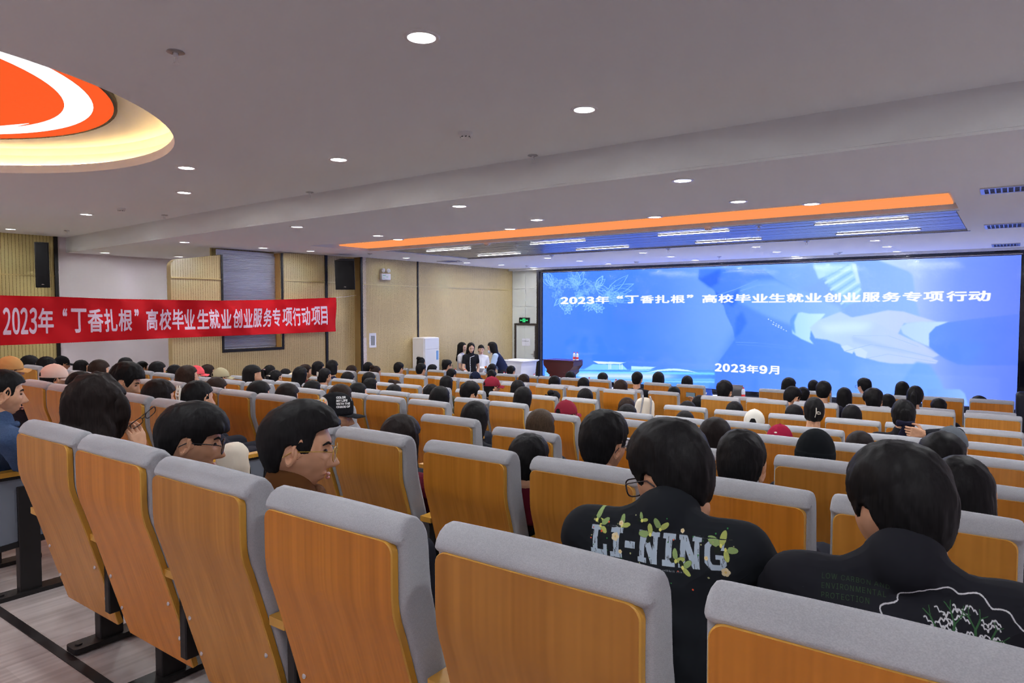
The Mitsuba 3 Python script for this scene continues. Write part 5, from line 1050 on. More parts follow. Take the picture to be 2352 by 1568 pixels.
PEOPLE = [
(-7.693, 2.481, -0.429, 0.206, 1, 'cap:tan', 0, {'top': 'darkcoat', 'd': 'person in a tan cap with a dark coat'}),
(-4.045, 1.266, -0.292, 0.134, 0, 'short', 10, {'top': 'denim', 'd': 'man in a blue denim jacket'}),
(-10.748, 3.696, -0.605, 0.235, 2, 'bob', 0, {}),
(-10.191, 3.696, -0.601, 0.216, 2, 'bob', 0, {}),
(-12.918, 4.911, -0.76, 0.263, 3, 'cap:black', 5, {'d': 'person in a black cap with brim'}),
(-6.69, 2.481, -0.458, 0.188, 1, 'cap:pink', 5, {'d': 'person in a pale pink cap'}),
(-6.166, 2.481, -0.498, 0.193, 1, 'bob', 0, {}),
(-3.022, 1.266, -0.262, 0.248, 0, 'wavy', -4, {'key': 'P5', 'top': 'leather', 'd': 'woman with shoulder-length wavy black hair in a black leather jacket holding her glasses'}),
(-12.177, 4.911, -0.801, 0.268, 3, 'bob', 0, {}),
(-8.688, 3.696, -0.578, 0.236, 2, 'bobbrown', 0, {}),
(-5.416, 2.481, -0.394, 0.243, 1, 'spiky', 35, {'pitch': 22, 'top': 'black', 'd': 'man with messy spiky black hair looking down'}),
(-10.689, 4.911, -0.7, 0.182, 3, 'short', 0, {}),
(-12.713, 6.126, -0.919, 0.204, 4, 'short', 0, {}),
(-9.744, 4.911, -0.717, 0.227, 3, 'bob', 0, {}),
(-9.274, 4.911, -0.738, 0.203, 3, 'tight', 0, {'extra': 'clipyellow', 'd': 'person with pinned black hair and a small yellow clip'}),
(-6.735, 3.696, -0.553, 0.211, 2, 'longbrown', 15, {'d': 'woman with long brown hair glancing sideways'}),
(-8.733, 4.911, -0.725, 0.179, 3, 'cap:coral', 10, {'d': 'person in a coral pink cap'}),
(-10.552, 6.126, -0.874, 0.226, 4, 'bobbrown', 0, {}),
(-8.158, 4.911, -0.726, 0.189, 3, 'cap:olive', 10, {'d': 'person in an olive cap'}),
(-6.218, 3.696, -0.643, 0.185, 2, 'bobbrown', 0, {}),
(-4.91, 2.481, -0.486, 0.223, 1, 'bobdark', 0, {}),
(-4.394, 2.481, -0.462, 0.209, 1, 'tight', 0, {'extra': 'clipwhitebig', 'd': 'woman with dark hair held by a big white claw clip'}),
(-2.301, 1.266, -0.313, 0.244, 0, 'fringe', 32, {'key': 'P4', 'pitch': 12, 'top': 'black', 'glasses': 'black', 'd': 'man with a long fringe and black-rimmed glasses'}),
(-7.467, 4.911, -0.66, 0.212, 3, 'bob', 45, {}),
(-10.636, 7.341, -0.963, 0.216, 5, 'pony', 0, {'extra': 'tiepink', 'd': 'girl with a ponytail in a pink hair tie'}),
(-8.739, 6.126, -0.868, 0.204, 4, 'pony', 0, {'extra': 'tiewhite', 'd': 'girl with a ponytail in a white hair tie'}),
(-10.186, 7.341, -1.01, 0.166, 5, 'bob', 0, {}),
(-9.981, 7.341, -1.06, 0.209, 5, 'cap:cream', 0, {'d': 'person in a cream cap'}),
(-8.159, 6.126, -0.795, 0.259, 4, 'long', 0, {}),
(-9.647, 7.341, -0.91, 0.206, 5, 'shortbrown', 25, {}),
(-9.304, 7.341, -0.843, 0.188, 5, 'bob', 10, {}),
(-8.951, 7.341, -0.807, 0.198, 5, 'bob', 0, {}),
(-7.626, 6.126, -0.787, 0.179, 4, 'tight', 0, {'extra': 'clipwhite', 'd': 'woman with a white spiral claw clip in dark hair'}),
(-9.881, 8.556, -1.014, 0.209, 6, 'bobbrown', 0, {}),
(-8.573, 7.341, -0.979, 0.229, 5, 'bob', 0, {}),
(-9.434, 8.556, -0.937, 0.189, 6, 'shaved', 0, {'d': 'man with closely shaved sides'}),
(-9.241, 8.556, -0.976, 0.211, 6, 'bunbrown', 0, {}),
(-5.523, 3.696, -0.635, 0.205, 2, 'bob', 0, {'extra': 'earring', 'd': 'woman with a black bob and a round silver earring'}),
(-5.101, 3.696, -0.633, 0.197, 2, 'bobdark', 0, {}),
(-6.327, 4.911, -0.779, 0.205, 3, 'long', 0, {}),
(-4.402, 3.696, -0.596, 0.198, 2, 'longbrown', 0, {}),
(-3.021, 2.481, -0.445, 0.192, 1, 'flatcap', 36, {'key': 'P8', 'top': 'black', 'd': 'person in a black flat-brim cap with a colourful patch'}),
(-5.572, 4.911, -0.761, 0.193, 3, 'long', 20, {}),
(-8.077, 7.341, -0.959, 0.244, 5, 'bob', 0, {}),
(-6.717, 6.126, -0.873, 0.186, 4, 'long', 15, {}),
(-9.889, 9.771, -1.031, 0.243, 7, 'short', 0, {'top': 'white'}),
(-10.424, 10.986, -1.005, 0.323, 8, 'bun', 0, {'d': 'woman with a loose black bun high on her head'}),
(-9.283, 9.771, -1.021, 0.271, 7, 'short', 0, {'top': 'white'}),
(-10.104, 10.986, -1.162, 0.244, 8, 'short', 15, {}),
(-9.68, 10.986, -1.041, 0.24, 8, 'short', 20, {'glasses': 'black', 'd': 'man with glasses beside a black leather chair'}),
(-8.502, 9.771, -1.093, 0.204, 7, 'short', 0, {}),
(-7.925, 9.771, -1.112, 0.207, 7, 'cap:navy', 0, {'d': 'person in a navy cap'}),
(-8.47, 10.986, -1.069, 0.211, 8, 'pony', 0, {}),
(-7.553, 9.771, -1.061, 0.219, 7, 'tight', 0, {'extra': 'clipgold', 'd': 'woman with brown hair in a golden claw clip'}),
(-8.003, 10.986, -1.091, 0.181, 8, 'short', 0, {}),
(-7.506, 7.341, -1.028, 0.236, 5, 'bunbrown', 0, {}),
(-6.28, 6.126, -0.93, 0.247, 4, 'long', 0, {}),
(-6.478, 7.341, -0.925, 0.185, 5, 'bob', 0, {}),
(-5.657, 6.126, -0.886, 0.178, 4, 'spiky', 0, {}),
(-4.417, 4.911, -0.723, 0.208, 3, 'long', 0, {}),
(-5.053, 6.126, -0.812, 0.236, 4, 'spiky', 20, {}),
(-5.667, 7.341, -0.885, 0.235, 5, 'cap:red', 25, {'top': 'black', 'd': 'woman in a dark red cap and black hooded top'}),
(-2.998, 3.696, -0.626, 0.205, 2, 'long', 0, {}),
(-2.495, 2.481, -0.524, 0.214, 1, 'longbob', 0, {}),
(-5.235, 7.341, -0.913, 0.171, 5, 'bob', 0, {}),
(-6.838, 9.771, -1.101, 0.219, 7, 'longbrown', 0, {}),
(-4.298, 6.126, -0.829, 0.237, 4, 'long', 0, {}),
(-7.261, 10.986, -1.248, 0.217, 8, 'short', 0, {}),
(-6.212, 9.771, -1.096, 0.205, 7, 'bob', 0, {}),
(-6.64, 10.986, -1.132, 0.211, 8, 'short', 0, {}),
(-5.649, 9.771, -1.093, 0.199, 7, 'bob', 0, {}),
(-5.955, 10.986, -1.12, 0.212, 8, 'short', 0, {}),
(-4.36, 8.556, -0.954, 0.21, 6, 'bobbrown', 0, {}),
(-4.673, 7.341, -0.995, 0.187, 5, 'bun', 0, {'extra': 'bow', 'd': 'woman with a black bow in pinned-up hair'}),
(-4.219, 7.341, -0.954, 0.213, 5, 'long', 0, {}),
(-3.005, 4.911, -0.745, 0.182, 3, 'cap:red', 10, {'d': 'person in a dark red cap with a strap gap at the back'}),
(-2.452, 3.696, -0.635, 0.186, 2, 'bobbrown2', 0, {'d': 'person with light brown hair'}),
(-4.695, 9.771, -0.951, 0.182, 7, 'short', 0, {'top': 'black'}),
(-4.881, 10.986, -1.048, 0.261, 8, 'bob', 0, {}),
(-4.368, 10.986, -1.087, 0.196, 8, 'bob', 0, {}),
(-4.087, 9.771, -1.142, 0.196, 7, 'long', 15, {'key': 'PH', 'd': 'woman with straight black hair filming with a phone'}),
(-2.916, 8.556, -0.874, 0.23, 6, 'spiky', 0, {}),
(-3.23, 8.556, -1.089, 0.235, 6, 'bob', 0, {}),
(-3.659, 7.341, -1.025, 0.226, 5, 'longbrown', 0, {'top': 'black'}),
(-3.044, 6.126, -0.919, 0.214, 4, 'long', 0, {}),
(-2.91, 7.341, -1.008, 0.223, 5, 'long', 0, {}),
(-2.453, 6.126, -0.929, 0.219, 4, 'pony', 0, {'extra': 'tiepurple', 'd': 'woman with half-tied hair in a purple tie'}),
(-1.307, 3.696, -0.584, 0.186, 2, 'longbob', 0, {}),
(-2.386, 7.341, -0.972, 0.186, 5, 'bob', 0, {}),
(-0.654, 1.556, -0.264, 0.194, 0, 'crop', -50, {'key': 'P1', 'pitch': 20, 'ox': -0.53, 'byaw': -14, 'top': 'print1', 'glasses': 'dark', 'd': 'man in a black sweatshirt with pale lettering and butterflies on the back'}),
(-1.338, 2.481, -0.404, 0.216, 1, 'shortman', 12, {'key': 'P9', 'glasses': 'dark', 'd': 'man with cropped black hair leaning on a headrest looking at a phone'}),
(-2.745, 10.986, -1.023, 0.226, 8, 'bob', 25, {}),
(-2.395, 10.986, -1.042, 0.17, 8, 'shaved', 0, {'d': 'man with a shaved head'}),
(-1.756, 8.556, -0.815, 0.186, 6, 'short', 0, {'top': 'darkcoat'}),
(-2.101, 8.556, -0.909, 0.207, 6, 'short', 35, {'pitch': 20, 'top': 'white', 'd': 'man in a white top bowing his head'}),
(-2.26, 9.771, -1.029, 0.164, 7, 'short', 0, {}),
(-1.751, 9.771, -1.001, 0.204, 7, 'long', 0, {}),
(-1.714, 10.986, -0.97, 0.201, 8, 'short', -50, {'glasses': 'dark', 'top': 'greyshirt', 'd': 'man with glasses in profile and a grey shirt'}),
(-1.818, 6.126, -0.863, 0.191, 4, 'cap:white', -10, {'d': 'person in a white cap with a strap gap at the back'}),
(-1.778, 7.341, -0.956, 0.186, 5, 'bob', 0, {}),
(-1.329, 6.126, -0.719, 0.189, 4, 'tight', -15, {'extra': 'clipcream', 'top': 'hoodie', 'd': 'woman with a cream hair clip and a cream hoodie'}),
(-1.247, 7.341, -0.917, 0.195, 5, 'bob', 0, {}),
(-1.284, 4.911, -0.78, 0.174, 3, 'cap:crimson', 0, {'d': 'person in a crimson cap with a small white print'}),
(-0.791, 3.696, -0.599, 0.198, 2, 'beanie', 0, {'d': 'person in a black beanie'}),
(-0.782, 4.911, -0.779, 0.175, 3, 'bobdark', 0, {}),
(-0.783, 2.481, -0.428, 0.191, 1, 'shortman', -5, {'key': 'P10', 'd': 'man with short bristly black hair'}),
(-1.241, 8.556, -0.862, 0.223, 6, 'spiky', -15, {}),
(-1.249, 9.771, -1.05, 0.164, 7, 'bob', 0, {}),
(-1.23, 10.986, -0.991, 0.195, 8, 'long', 0, {}),
(-0.838, 8.556, -0.807, 0.188, 6, 'pony', 0, {'extra': 'clipyellow', 'top': 'white', 'd': 'girl with a high ponytail and a yellow hair clip'}),
(-0.706, 9.771, -1.065, 0.19, 7, 'short', -15, {}),
(-0.677, 6.126, -0.688, 0.204, 4, 'tight', -15, {'key': 'PW', 'extra': 'bownavy', 'top': 'black', 'd': 'woman reaching one hand to the dark bow in her hair'}),
(-0.339, 10.986, -1.128, 0.254, 8, 'short', -35, {'top': 'darkcoat', 'd': 'man in a dark jacket turned to one side'}),
(-0.284, 4.911, -0.694, 0.189, 3, 'cap:grey', 0, {'d': 'person in a washed grey cap'}),
(-0.252, 3.696, -0.554, 0.203, 2, 'spiky', 0, {}),
(-0.112, 2.481, -0.44, 0.169, 1, 'long', 0, {}),
(-1.71, 2.481, -0.541, 0.18, 1, 'shortman', 0, {}),
(-0.171, 1.556, -0.264, 0.201, 0, 'shortman', -32, {'key': 'P2', 'pitch': 14, 'byaw': -9, 'top': 'print2', 'd': 'man in a dark sweatshirt with a white line drawing of a tree on the back'}),
(-1.702, 1.266, -0.258, 0.229, 0, 'fade', 44, {'key': 'P3', 'pitch': 5, 'top': 'brown', 'glasses': 'gold', 'd': 'man with thin gold-framed glasses and a brown jacket'})]
_seat_used = {}; _labs = set()
for (hx_, hy_, zt, w, r, st, yaw, d) in PEOPLE:
    k = num('person'); key = d.get('key'); hi = r <= 1 or key in ('PW',)
    seat = min(CHAIR_AT[r], key=lambda c: abs(c[0] - hx_))
    cap = st.split(':')[1] if st.startswith('cap:') else None
    style = 'caphair' if cap or st == 'flatcap' else ('none' if st == 'beanie' else st)
    fem = style in FEM or style == 'caphair'
    J = POSE.get(key, SEATED)
    F = LO_F if fem else LO_M
    s = float(np.clip((w / .20) ** .5, .95, 1.06))
    if key in ('P1', 'P2', 'P3', 'P4'): s = 1.03
    R = rotm(yaw, d.get('pitch', 4 * rng.random()), d.get('roll', rng.normal() * 2.0))
    if key in POSE or hi: F = figure(J, hi, .9 if fem else 1.0, fem, R=R, s=s, collar={'P1': .022, 'P2': .022, 'P3': .060, 'P6': .05}.get(key, .03))
    baked = key in POSE or hi
    ox = d['ox'] if 'ox' in d else seat[0] if abs(seat[0] - hx_) < .20 else hx_ - .20 * np.sign(hx_ - seat[0])
    fl = ZROW[r]; org = V3([ox, ROWY[r], fl])
    ctop = {'flatcap': .147}.get(st, .142 if cap or st == 'beanie' else {'shaved': .125, 'spiky': .150, 'fade': .148, 'crop': .145, 'shortman': .141, 'bun': .148, 'bunbrown': .148, 'fringe': .139}.get(style, .134))
    bow = math.radians(d.get('pitch', 2)); ctop_v = ctop * math.cos(bow)
    tgt = V3([hx_, hy_, zt - ctop_v * s]); dv = tgt - org - V3(J['head'], float)
    top = d.get('top'); top = TOPS[rng.integers(len(TOPS))] if top is None else {'print1': 'm_cloth_print1', 'print2': 'm_cloth_print2', 'leather': 'm_leather_jacket', 'denim': 'm_cloth_denim', 'greyshirt': 'm_cloth_grey'}.get(top, 'm_cloth_' + top)
    Hx = dress(k, J, F, org, dv, R, s, style, d, hi, top, baked=baked)
    if cap:
        cr, br, bt = get_cap('base', hi); m_ = 'm_cap_' + cap
        put(k + '__cap', Hx(cr), m_, 50); put(k + '__cap__brim', Hx(br), m_, 50); put(k + '__cap__button', Hx(bt), m_, True)
        if cap == 'crimson':
            put(k + '__cap__emblem', Hx(to_tm(merge([ell((-.004, -.098, .083), (.013, .006, .009), 10)] + [ell((q, -.104, .068), (.004, .004, .003), 8) for q in (-.018, -.006, .006, .018)]))), 'm_clip_white', True)
    if st == 'flatcap':
        cr, br, bt = get_cap('flat', True); cv = np.array(cr.vertices)
        right = cv[:, 0] > .0
        uvc = np.stack([np.where(right, (cv[:, 1] + .115) / .225, 0.02), np.where(right, (cv[:, 2] - .020) / .13, .02)], 1)
        put(k + '__cap', Hx(cr), 'm_cap_print', True, uv=uvc); put(k + '__cap__brim', Hx(br), 'm_cap_black', 50); put(k + '__cap__button', Hx(bt), 'm_cap_black', True)
    if st == 'beanie': put(k + '__beanie', Hx(beanie(True)), 'm_cap_beanie', True)
    g = d.get('glasses')
    if g:
        put(k + '__glasses', Hx(glasses_mesh(.0013 if g == 'gold' else .0019)), 'm_gold' if g == 'gold' else 'm_glasses', 40)
        if hi:
            for q in (-1, 1): put(num(k + '__glasses__lens'), Hx(lens_mesh(q)), 'm_lens')
    ex = d.get('extra')
    if ex in ('clipwhite', 'clipwhitebig', 'clipgold'):
        c = claw_clip(); cv = np.array(c.vertices); b = 1.25 if ex == 'clipwhitebig' else .9
        cv = (cv - [0, -.12, .02]) * b + ([0, -.128, .045] if ex != 'clipgold' else [-.01, -.128, .02]); put(k + '__hair_clip', Hx(tm(cv, c.faces)), 'm_clip_gold' if ex == 'clipgold' else 'm_clip_white', True)
    elif ex == 'clipcream': put(k + '__hair_clip', Hx(cat(tube([(.010, -.132, .045), (.012, -.138, .005), (.004, -.134, -.035)], .004, 8), tube([(.012, -.138, .008), (.030, -.136, .014), (.044, -.126, .008), (.046, -.124, -.002), (.03, -.134, -.006), (.012, -.138, 0)], .004, 8))), 'm_clip_white', True)
    elif ex == 'clipyellow': put(k + '__hair_clip', Hx(box(-.022, .014, -.124, -.112, .030, .038, .003)), 'm_yellow')
    elif ex in ('tiepink', 'tiewhite', 'tiepurple'): put(k + '__hair_tie', Hx(lathe([(.018, -.012), (.028, -.008), (.030, .004), (.018, .010)], 16, (0, -.122, .050))), {'tiepink': 'm_tie_pink', 'tiewhite': 'm_clip_white', 'tiepurple': 'm_tie_purple'}[ex], True)
    elif ex in ('bow', 'bownavy'): put(k + '__bow', Hx(to_tm(merge([hull(ball((0, -.125, -.04 if ex == 'bownavy' else .06), .012, 10), ell((q * .05, -.128, -.045 if ex == 'bownavy' else .062), (.016, .014, .026), 12)) for q in (-1, 1)] + ([hull(ball((0, -.125, -.05), .014, 8), ell((.0, -.11, -.15), (.05, .012, .02), 12))] if ex == 'bownavy' else [])))), 'm_bow_navy' if ex == 'bownavy' else 'm_cap_black', True)
    elif ex == 'earring': put(k + '__earring', Hx(tube([(.082 + .002 * math.sin(a), -.004 + .016 * math.cos(a), -.058 + .016 * math.sin(a)) for a in np.linspace(0, 6.28, 16, endpoint=False)], .002, 6, True)), 'm_silver', True)
    if r == 0 or key in ('P8',) or r == 1 and st == 'cap:tan' or st == 'spiky' and r == 1: face_parts(k, Hx)
    PERSON[key] = (k, Hx, org, dv, J)
    if key == 'P3':
        wv = V3(J['wr'][1]) + dv * .55 + org; n_ = 20
        cl = zskin(np.array([[J['neck'][0] + .074 * math.sin(a), J['neck'][1] + .008 + .070 * math.cos(a), J['neck'][2] + .012 + .012 * math.cos(a)] for a in np.linspace(0, 6.28, 26, endpoint=False)]), J, dv) + org
        put(k + '__collar', tube(cl, .017, 8, True), 'm_cloth_brown', True)
        b0, b1 = V3(J['wr'][1]) * .97 + V3(J['el'][1]) * .03, V3(J['wr'][1]) - V3(J['el'][1]); b1 /= np.linalg.norm(b1); a1 = np.cross(b1, [0, 0, 1]); a1 /= np.linalg.norm(a1); a2 = np.cross(b1, a1)
        bp_ = zskin(np.array([b0 + .034 * (math.cos(a) * a1 + math.sin(a) * a2) for a in np.linspace(0, 6.28, 20, endpoint=False)]), J, dv) + org
        put(k + '__bracelet', cat(*[tm(trimesh.creation.icosphere(subdivisions=1, radius=.0062).vertices + q, trimesh.creation.icosphere(subdivisions=1).faces) for q in bp_]), 'm_bead', True)
    if key == 'P5':
        cl = zskin(np.array([[.085 * math.sin(a), J['neck'][1] + .005 + .078 * math.cos(a), J['neck'][2] + .004] for a in np.linspace(.5, 5.78, 22)]), J, dv) + org
        put(k + '__collar', tube(cl, .022, 8), 'm_leather_jacket', True)
    if key == 'P6' or top == 'm_cloth_denim':
        cl = zskin(np.array([[.076 * math.sin(a), J['neck'][1] + .005 + .072 * math.cos(a), J['neck'][2] + .008] for a in np.linspace(.4, 5.88, 22)]), J, dv) + org
        put(k + '__collar', tube(cl, .016, 8), 'm_cloth_denim', True)
    if d.get('top') == 'hoodie':
        cl = zskin(np.array([[.095 * math.sin(a), J['neck'][1] - .005 + .085 * math.cos(a), J['neck'][2] - .005 - .012 * math.cos(a)] for a in np.linspace(0, 6.28, 26, endpoint=False)]), J, dv) + org
        put(k + '__hood', tube(cl, .030, 8, True), 'm_cloth_hoodie', True)
    base = d.get('d') or DESC.get(st, 'person')
    words = len(base.split()); place = f'{ROWN[r]}, {seat[2]} block'
    u_ = (r, seat[2], seat[3]); _seat_used[u_] = _seat_used.get(u_, 0) + 1
    seatn = NTH[seat[3]].replace(' seat in', ' seat').replace('aisle seat', 'aisle seat') + (' again' if _seat_used[u_] > 1 else '')
    if not d.get('d'):
        lab = f'{base}, {seatn.replace(" again", " (leaning)")}, {place}'
        if lab in _labs: lab = lab.replace('(leaning)', '(behind)')
        _labs.add(lab)
    else: lab = base if words >= 9 else f'{base}, {ROWN[r]}'
    if len(lab.split()) > 16: lab = ' '.join(lab.split()[:16])
    tag(k, lab, 'person', 'seated audience')

# ---------------------------------------------------------------- things people hold
def phone_mesh(): return box(-.037, .037, -.004, .004, -.078, .078, .003)
def at(m, pos, yaw=0, pitch=0, roll=0):
    v = np.array(m.vertices) @ rotm(yaw, pitch, roll).T + V3(pos); return tm(v, m.faces)
def hand_world(key, side=1, out=.07):
    k, Hx, org, dv, J = PERSON[key]; w = V3(J['wr'][side], float); d_ = V3(J['hd'][side][0], float); d_ /= np.linalg.norm(d_)
    return zskin(np.array([w + d_ * out]), J, dv)[0] + org
ph = hand_world('PH', 1, .12)
put('phone', at(phone_mesh(), ph + [-.03, .03, .03], 8, 0, 90), 'm_phone'); put('phone__screen', at(box(-.034, .034, -.006, -.0042, -.074, .074), ph + [-.03, .03, .03], 8, 0, 90), 'm_emit', emit=[.12, .16, .2])
tag('phone', 'phone held sideways in a raised hand, filming the screen', 'phone')
ph = hand_world('P9', 1, .10)
put('phone_001', at(phone_mesh(), ph + [.0, .02, .03], -28, 10, 0), 'm_phone'); put('phone_001__screen', at(box(-.034, .034, -.006, -.0042, -.074, .074), ph + [.0, .02, .03], -28, 10, 0), 'm_emit', emit=[.10, .12, .25])
tag('phone_001', 'upright phone beside the face of the man with cropped hair', 'phone')
hg = hand_world('P5', 1, .10)
g = cat(*[tube(rim_loop(q * .034, .026, .021, 0, .0), .0018, 6, True) for q in (-1, 1)], tube([(-.009, 0, .006), (0, .003, .009), (.009, 0, .006)], .0018, 6), *[tube([(q * .06, -.002, .006), (q * .064, -.012, .004), (q * -.04, -.016, -.002)], .0016, 6) for q in (-1, 1)]); gv = np.array(g.vertices)
put('eyeglasses', tm(gv @ rotm(70, 30, 40).T + hg + [.01, .03, .05], g.faces), 'm_glasses', 40); tag('eyeglasses', 'thin black eyeglasses held up by the woman in a leather jacket', 'glasses')
# ---------------------------------------------------------------- standing staff by the wall-side table
STAND = dict(pelvis=(0, 0, .90), waist=(0, .005, 1.03), chest=(0, .0, 1.17), neck=(0, -.015, 1.325), head=(0, .01, 1.475), sh=[(-.140, -.01, 1.275), (.140, -.01, 1.275)], el=[(-.19, .0, 1.02), (.19, .0, 1.02)], wr=[(-.10, .16, .86), (.10, .16, .86)],
             hd=[((.5, .5, -.7), (.3, -.4, -.6)), ((-.5, .5, -.7), (-.3, -.4, -.6))], hip=[(-.085, 0, .86), (.085, 0, .86)], kn=[(-.09, .01, .46), (.09, .01, .46)], an=[(-.09, -.02, .09), (.09, -.02, .09)], toe=[(-.09, .12, .035), (.09, .12, .035)])
FZ = -2.30
def stand(key, x, y, ztop, body, hyaw, pitch, style, top, tro, lab, J=STAND, sleeve='long', face=True, skin='m_skin_pale'):
    k = num('person'); F = figure(J, False, .86, True, sleeve=sleeve)
    sc = (ztop - FZ) / 1.61; R = rotm(hyaw, pitch); Rb = rotm(body)
    W = lambda v: np.array(v) * sc @ Rb.T + V3([x, y, FZ])
    hc = V3(J['head'], float); Hx = lambda m: tm(W(np.array(m.vertices) @ R.T + hc), m.faces)
    put(k, tm(W(zskin(F[0].vertices, J, V3([0, 0, 0.]), R)), F[0].faces), skin, True)
    put(k + '__top', tm(W(F[1].vertices), F[1].faces), top, True)
    put(k + '__trousers', tm(W(F[2].vertices), F[2].faces), tro, True)
    for sh in F[3]: put(num(k + '__shoe'), tm(W(sh.vertices), sh.faces), 'm_shoe', 40)
    put(k + '__hair', Hx(hair(style, True)), 'm_hair_black', True)
    if face: face_parts(k, Hx)
    tag(k, lab, 'person', 'staff standing by the side table')
    return k, Hx, W
k1, H1, W1 = stand('W1', -10.30, 12.2, -.735, 62, 8, 4, 'long', 'm_cloth_white', 'm_trousers', 'woman in a white T-shirt with long black hair, in profile by the wall', sleeve='short')
k2, H2, W2 = stand('W2', -9.99, 12.15, -.735, 118, 6, 16, 'long', 'm_cloth_black', 'm_cloth_black', 'woman in a black dress with white piping looking down', sleeve='short')
put(k2 + '__piping', tm(W2(tube([(-.05, .105, 1.30), (.06, .118, 1.27), (.075, .135, 1.15), (.065, .13, 1.0), (.07, .135, .86)], .008, 6).vertices), tube([(-.05, .105, 1.30), (.06, .118, 1.27), (.075, .135, 1.15), (.065, .13, 1.0), (.07, .135, .86)], .008, 6).faces), 'm_cloth_white', True)
k3, H3, W3 = stand('W3', -10.17, 12.75, -.81, 128, 6, 6, 'tight', 'm_cloth_white', 'm_trousers', 'woman in a white collared shirt behind the table')
J4 = {**STAND, 'waist': (0, .05, 1.02), 'chest': (0, .13, 1.14), 'neck': (0, .20, 1.26), 'head': (0, .27, 1.39), 'sh': [(-.145, .17, 1.22), (.145, .17, 1.22)], 'el': [(-.20, .24, .97), (.20, .16, .98)], 'wr': [(-.12, .40, .90), (.12, .36, .86)]}
k4, H4, W4 = stand('W4', -9.22, 12.4, -.62, -118, -6, 12, 'long', 'm_cloth_navy', 'm_trousers', 'long-haired woman in a navy vest with pale blue sleeves, leaning with a microphone', J=J4)
mat('m_cloth_sky', rgb(176, 198, 222), .9, .1); mat('m_orange', rgb(240, 120, 50), .5, .2)
put(k4 + '__sleeve', tm(W4(to_tm(merge([bone(J4['sh'][0], .068, J4['el'][0], .056), bone(J4['el'][0], .056, V3(J4['wr'][0]) * .85 + V3(J4['el'][0]) * .15, .04)])).vertices), to_tm(merge([bone(J4['sh'][0], .068, J4['el'][0], .056), bone(J4['el'][0], .056, V3(J4['wr'][0]) * .85 + V3(J4['el'][0]) * .15, .04)])).faces), 'm_cloth_sky', 40)
put(k4 + '__sleeve_001', tm(W4(to_tm(merge([bone(J4['sh'][1], .068, J4['el'][1], .056), bone(J4['el'][1], .056, V3(J4['wr'][1]) * .85 + V3(J4['el'][1]) * .15, .04)])).vertices), to_tm(merge([bone(J4['sh'][1], .068, J4['el'][1], .056), bone(J4['el'][1], .056, V3(J4['wr'][1]) * .85 + V3(J4['el'][1]) * .15, .04)])).faces), 'm_cloth_sky', 40)
mk = ell((0, .070, -.062), (.056, .040, .046), 16) - bxm(-.2, .2, -.3, .052, -.3, .3); put(k4 + '__mask', H4(to_tm(mk)), 'm_mask', 40)
wp = W4(np.array([V3(J4['wr'][1]) + [.0, .07, .02]]))[0]
put('microphone', cat(cyl(wp + [0, 0, -.08], wp + [.0, 0, .07], .012, 12, .016)), 'm_black', 40); put('microphone__foam', tm(trimesh.creation.icosphere(subdivisions=2, radius=.03).vertices * [1, 1, .8] + wp + [0, 0, .09], trimesh.creation.icosphere(subdivisions=2).faces), 'm_orange', True)
tag('microphone', 'handheld microphone with an orange foam ring held by the leaning woman', 'microphone')
wq = W4(np.array([V3(J4['wr'][0]) + [.0, .08, -.06]]))[0]
put('paper_sheet', at(box(-.10, .10, -.002, .002, -.14, .14), wq + [0, 0, -.06], 40, 20, 30), 'm_paper'); tag('paper_sheet', 'white sheet of paper in the hand of the leaning woman', 'paper')
# ---------------------------------------------------------------- wall equipment
def speaker(key, c, w, d, h, yaw, tilt, lab):
    R = rotm(yaw, tilt); M = lambda m: tm(np.array(m.vertices) @ R.T + V3(c), m.faces)
    put(key, M(extr(Polygon([(-w / 2, d / 2), (w / 2, d / 2), (w * .36, -d / 2), (-w * .36, -d / 2)]).buffer(.006), h, 'z', -h / 2)), 'm_black')
    put(key + '__grille', M(box(-w / 2 + .008, w / 2 - .008, d / 2, d / 2 + .014, -h / 2 + .012, h / 2 - .012, .005)), 'm_dark_grille')
    put(key + '__badge', M(box(-.02, .02, d / 2 + .013, d / 2 + .017, -h / 2 + .05, -h / 2 + .062)), 'm_steel')
    put(key + '__bracket', M(cat(box(-.03, .03, -d / 2 - .16, -d / 2, -.05, .05), box(-.06, .06, -d / 2 - .18, -d / 2 - .15, -.09, .09))), 'm_black_metal')
    tag(key, lab, 'loudspeaker')
speaker('column_speaker', (-14.06, 5.08, .81), .20, .26, .80, 112, 5, 'tall black column loudspeaker tilted on the slatted wall above the banner')
speaker('box_speaker', (-10.50, 8.98, .70), .36, .34, .56, 140, 10, 'black box loudspeaker on the wall past the end of the banner')
ex = Image.new('RGB', (300, 130), (8, 16, 12)); dd_ = ImageDraw.Draw(ex); gr_ = (60, 240, 140)
dd_.rectangle([105, 16, 195, 114], fill=gr_); dd_.polygon([(22, 65), (52, 38), (52, 54), (96, 54), (96, 76), (52, 76), (52, 92)], fill=gr_); dd_.polygon([(278, 65), (248, 38), (248, 54), (204, 54), (204, 76), (248, 76), (248, 92)], fill=gr_)
dk_ = (8, 40, 24); dd_.ellipse([150, 24, 166, 40], fill=dk_); dd_.line([(152, 42), (142, 70), (160, 84), (152, 108)], fill=dk_, width=9); dd_.line([(142, 70), (128, 90), (114, 92)], fill=dk_, width=8); dd_.line([(150, 48), (132, 54), (124, 68)], fill=dk_, width=6); dd_.line([(152, 48), (168, 60), (180, 54)], fill=dk_, width=6)
put('exit_sign', box(-10.49, -10.17, D - .05, D, -.335, -.195, .004), 'm_black'); q_, u_v = quad_uv((-10.48, D - .0515, -.328), (-10.18, D - .0515, -.328), (-10.18, D - .0515, -.202), (-10.48, D - .0515, -.202))
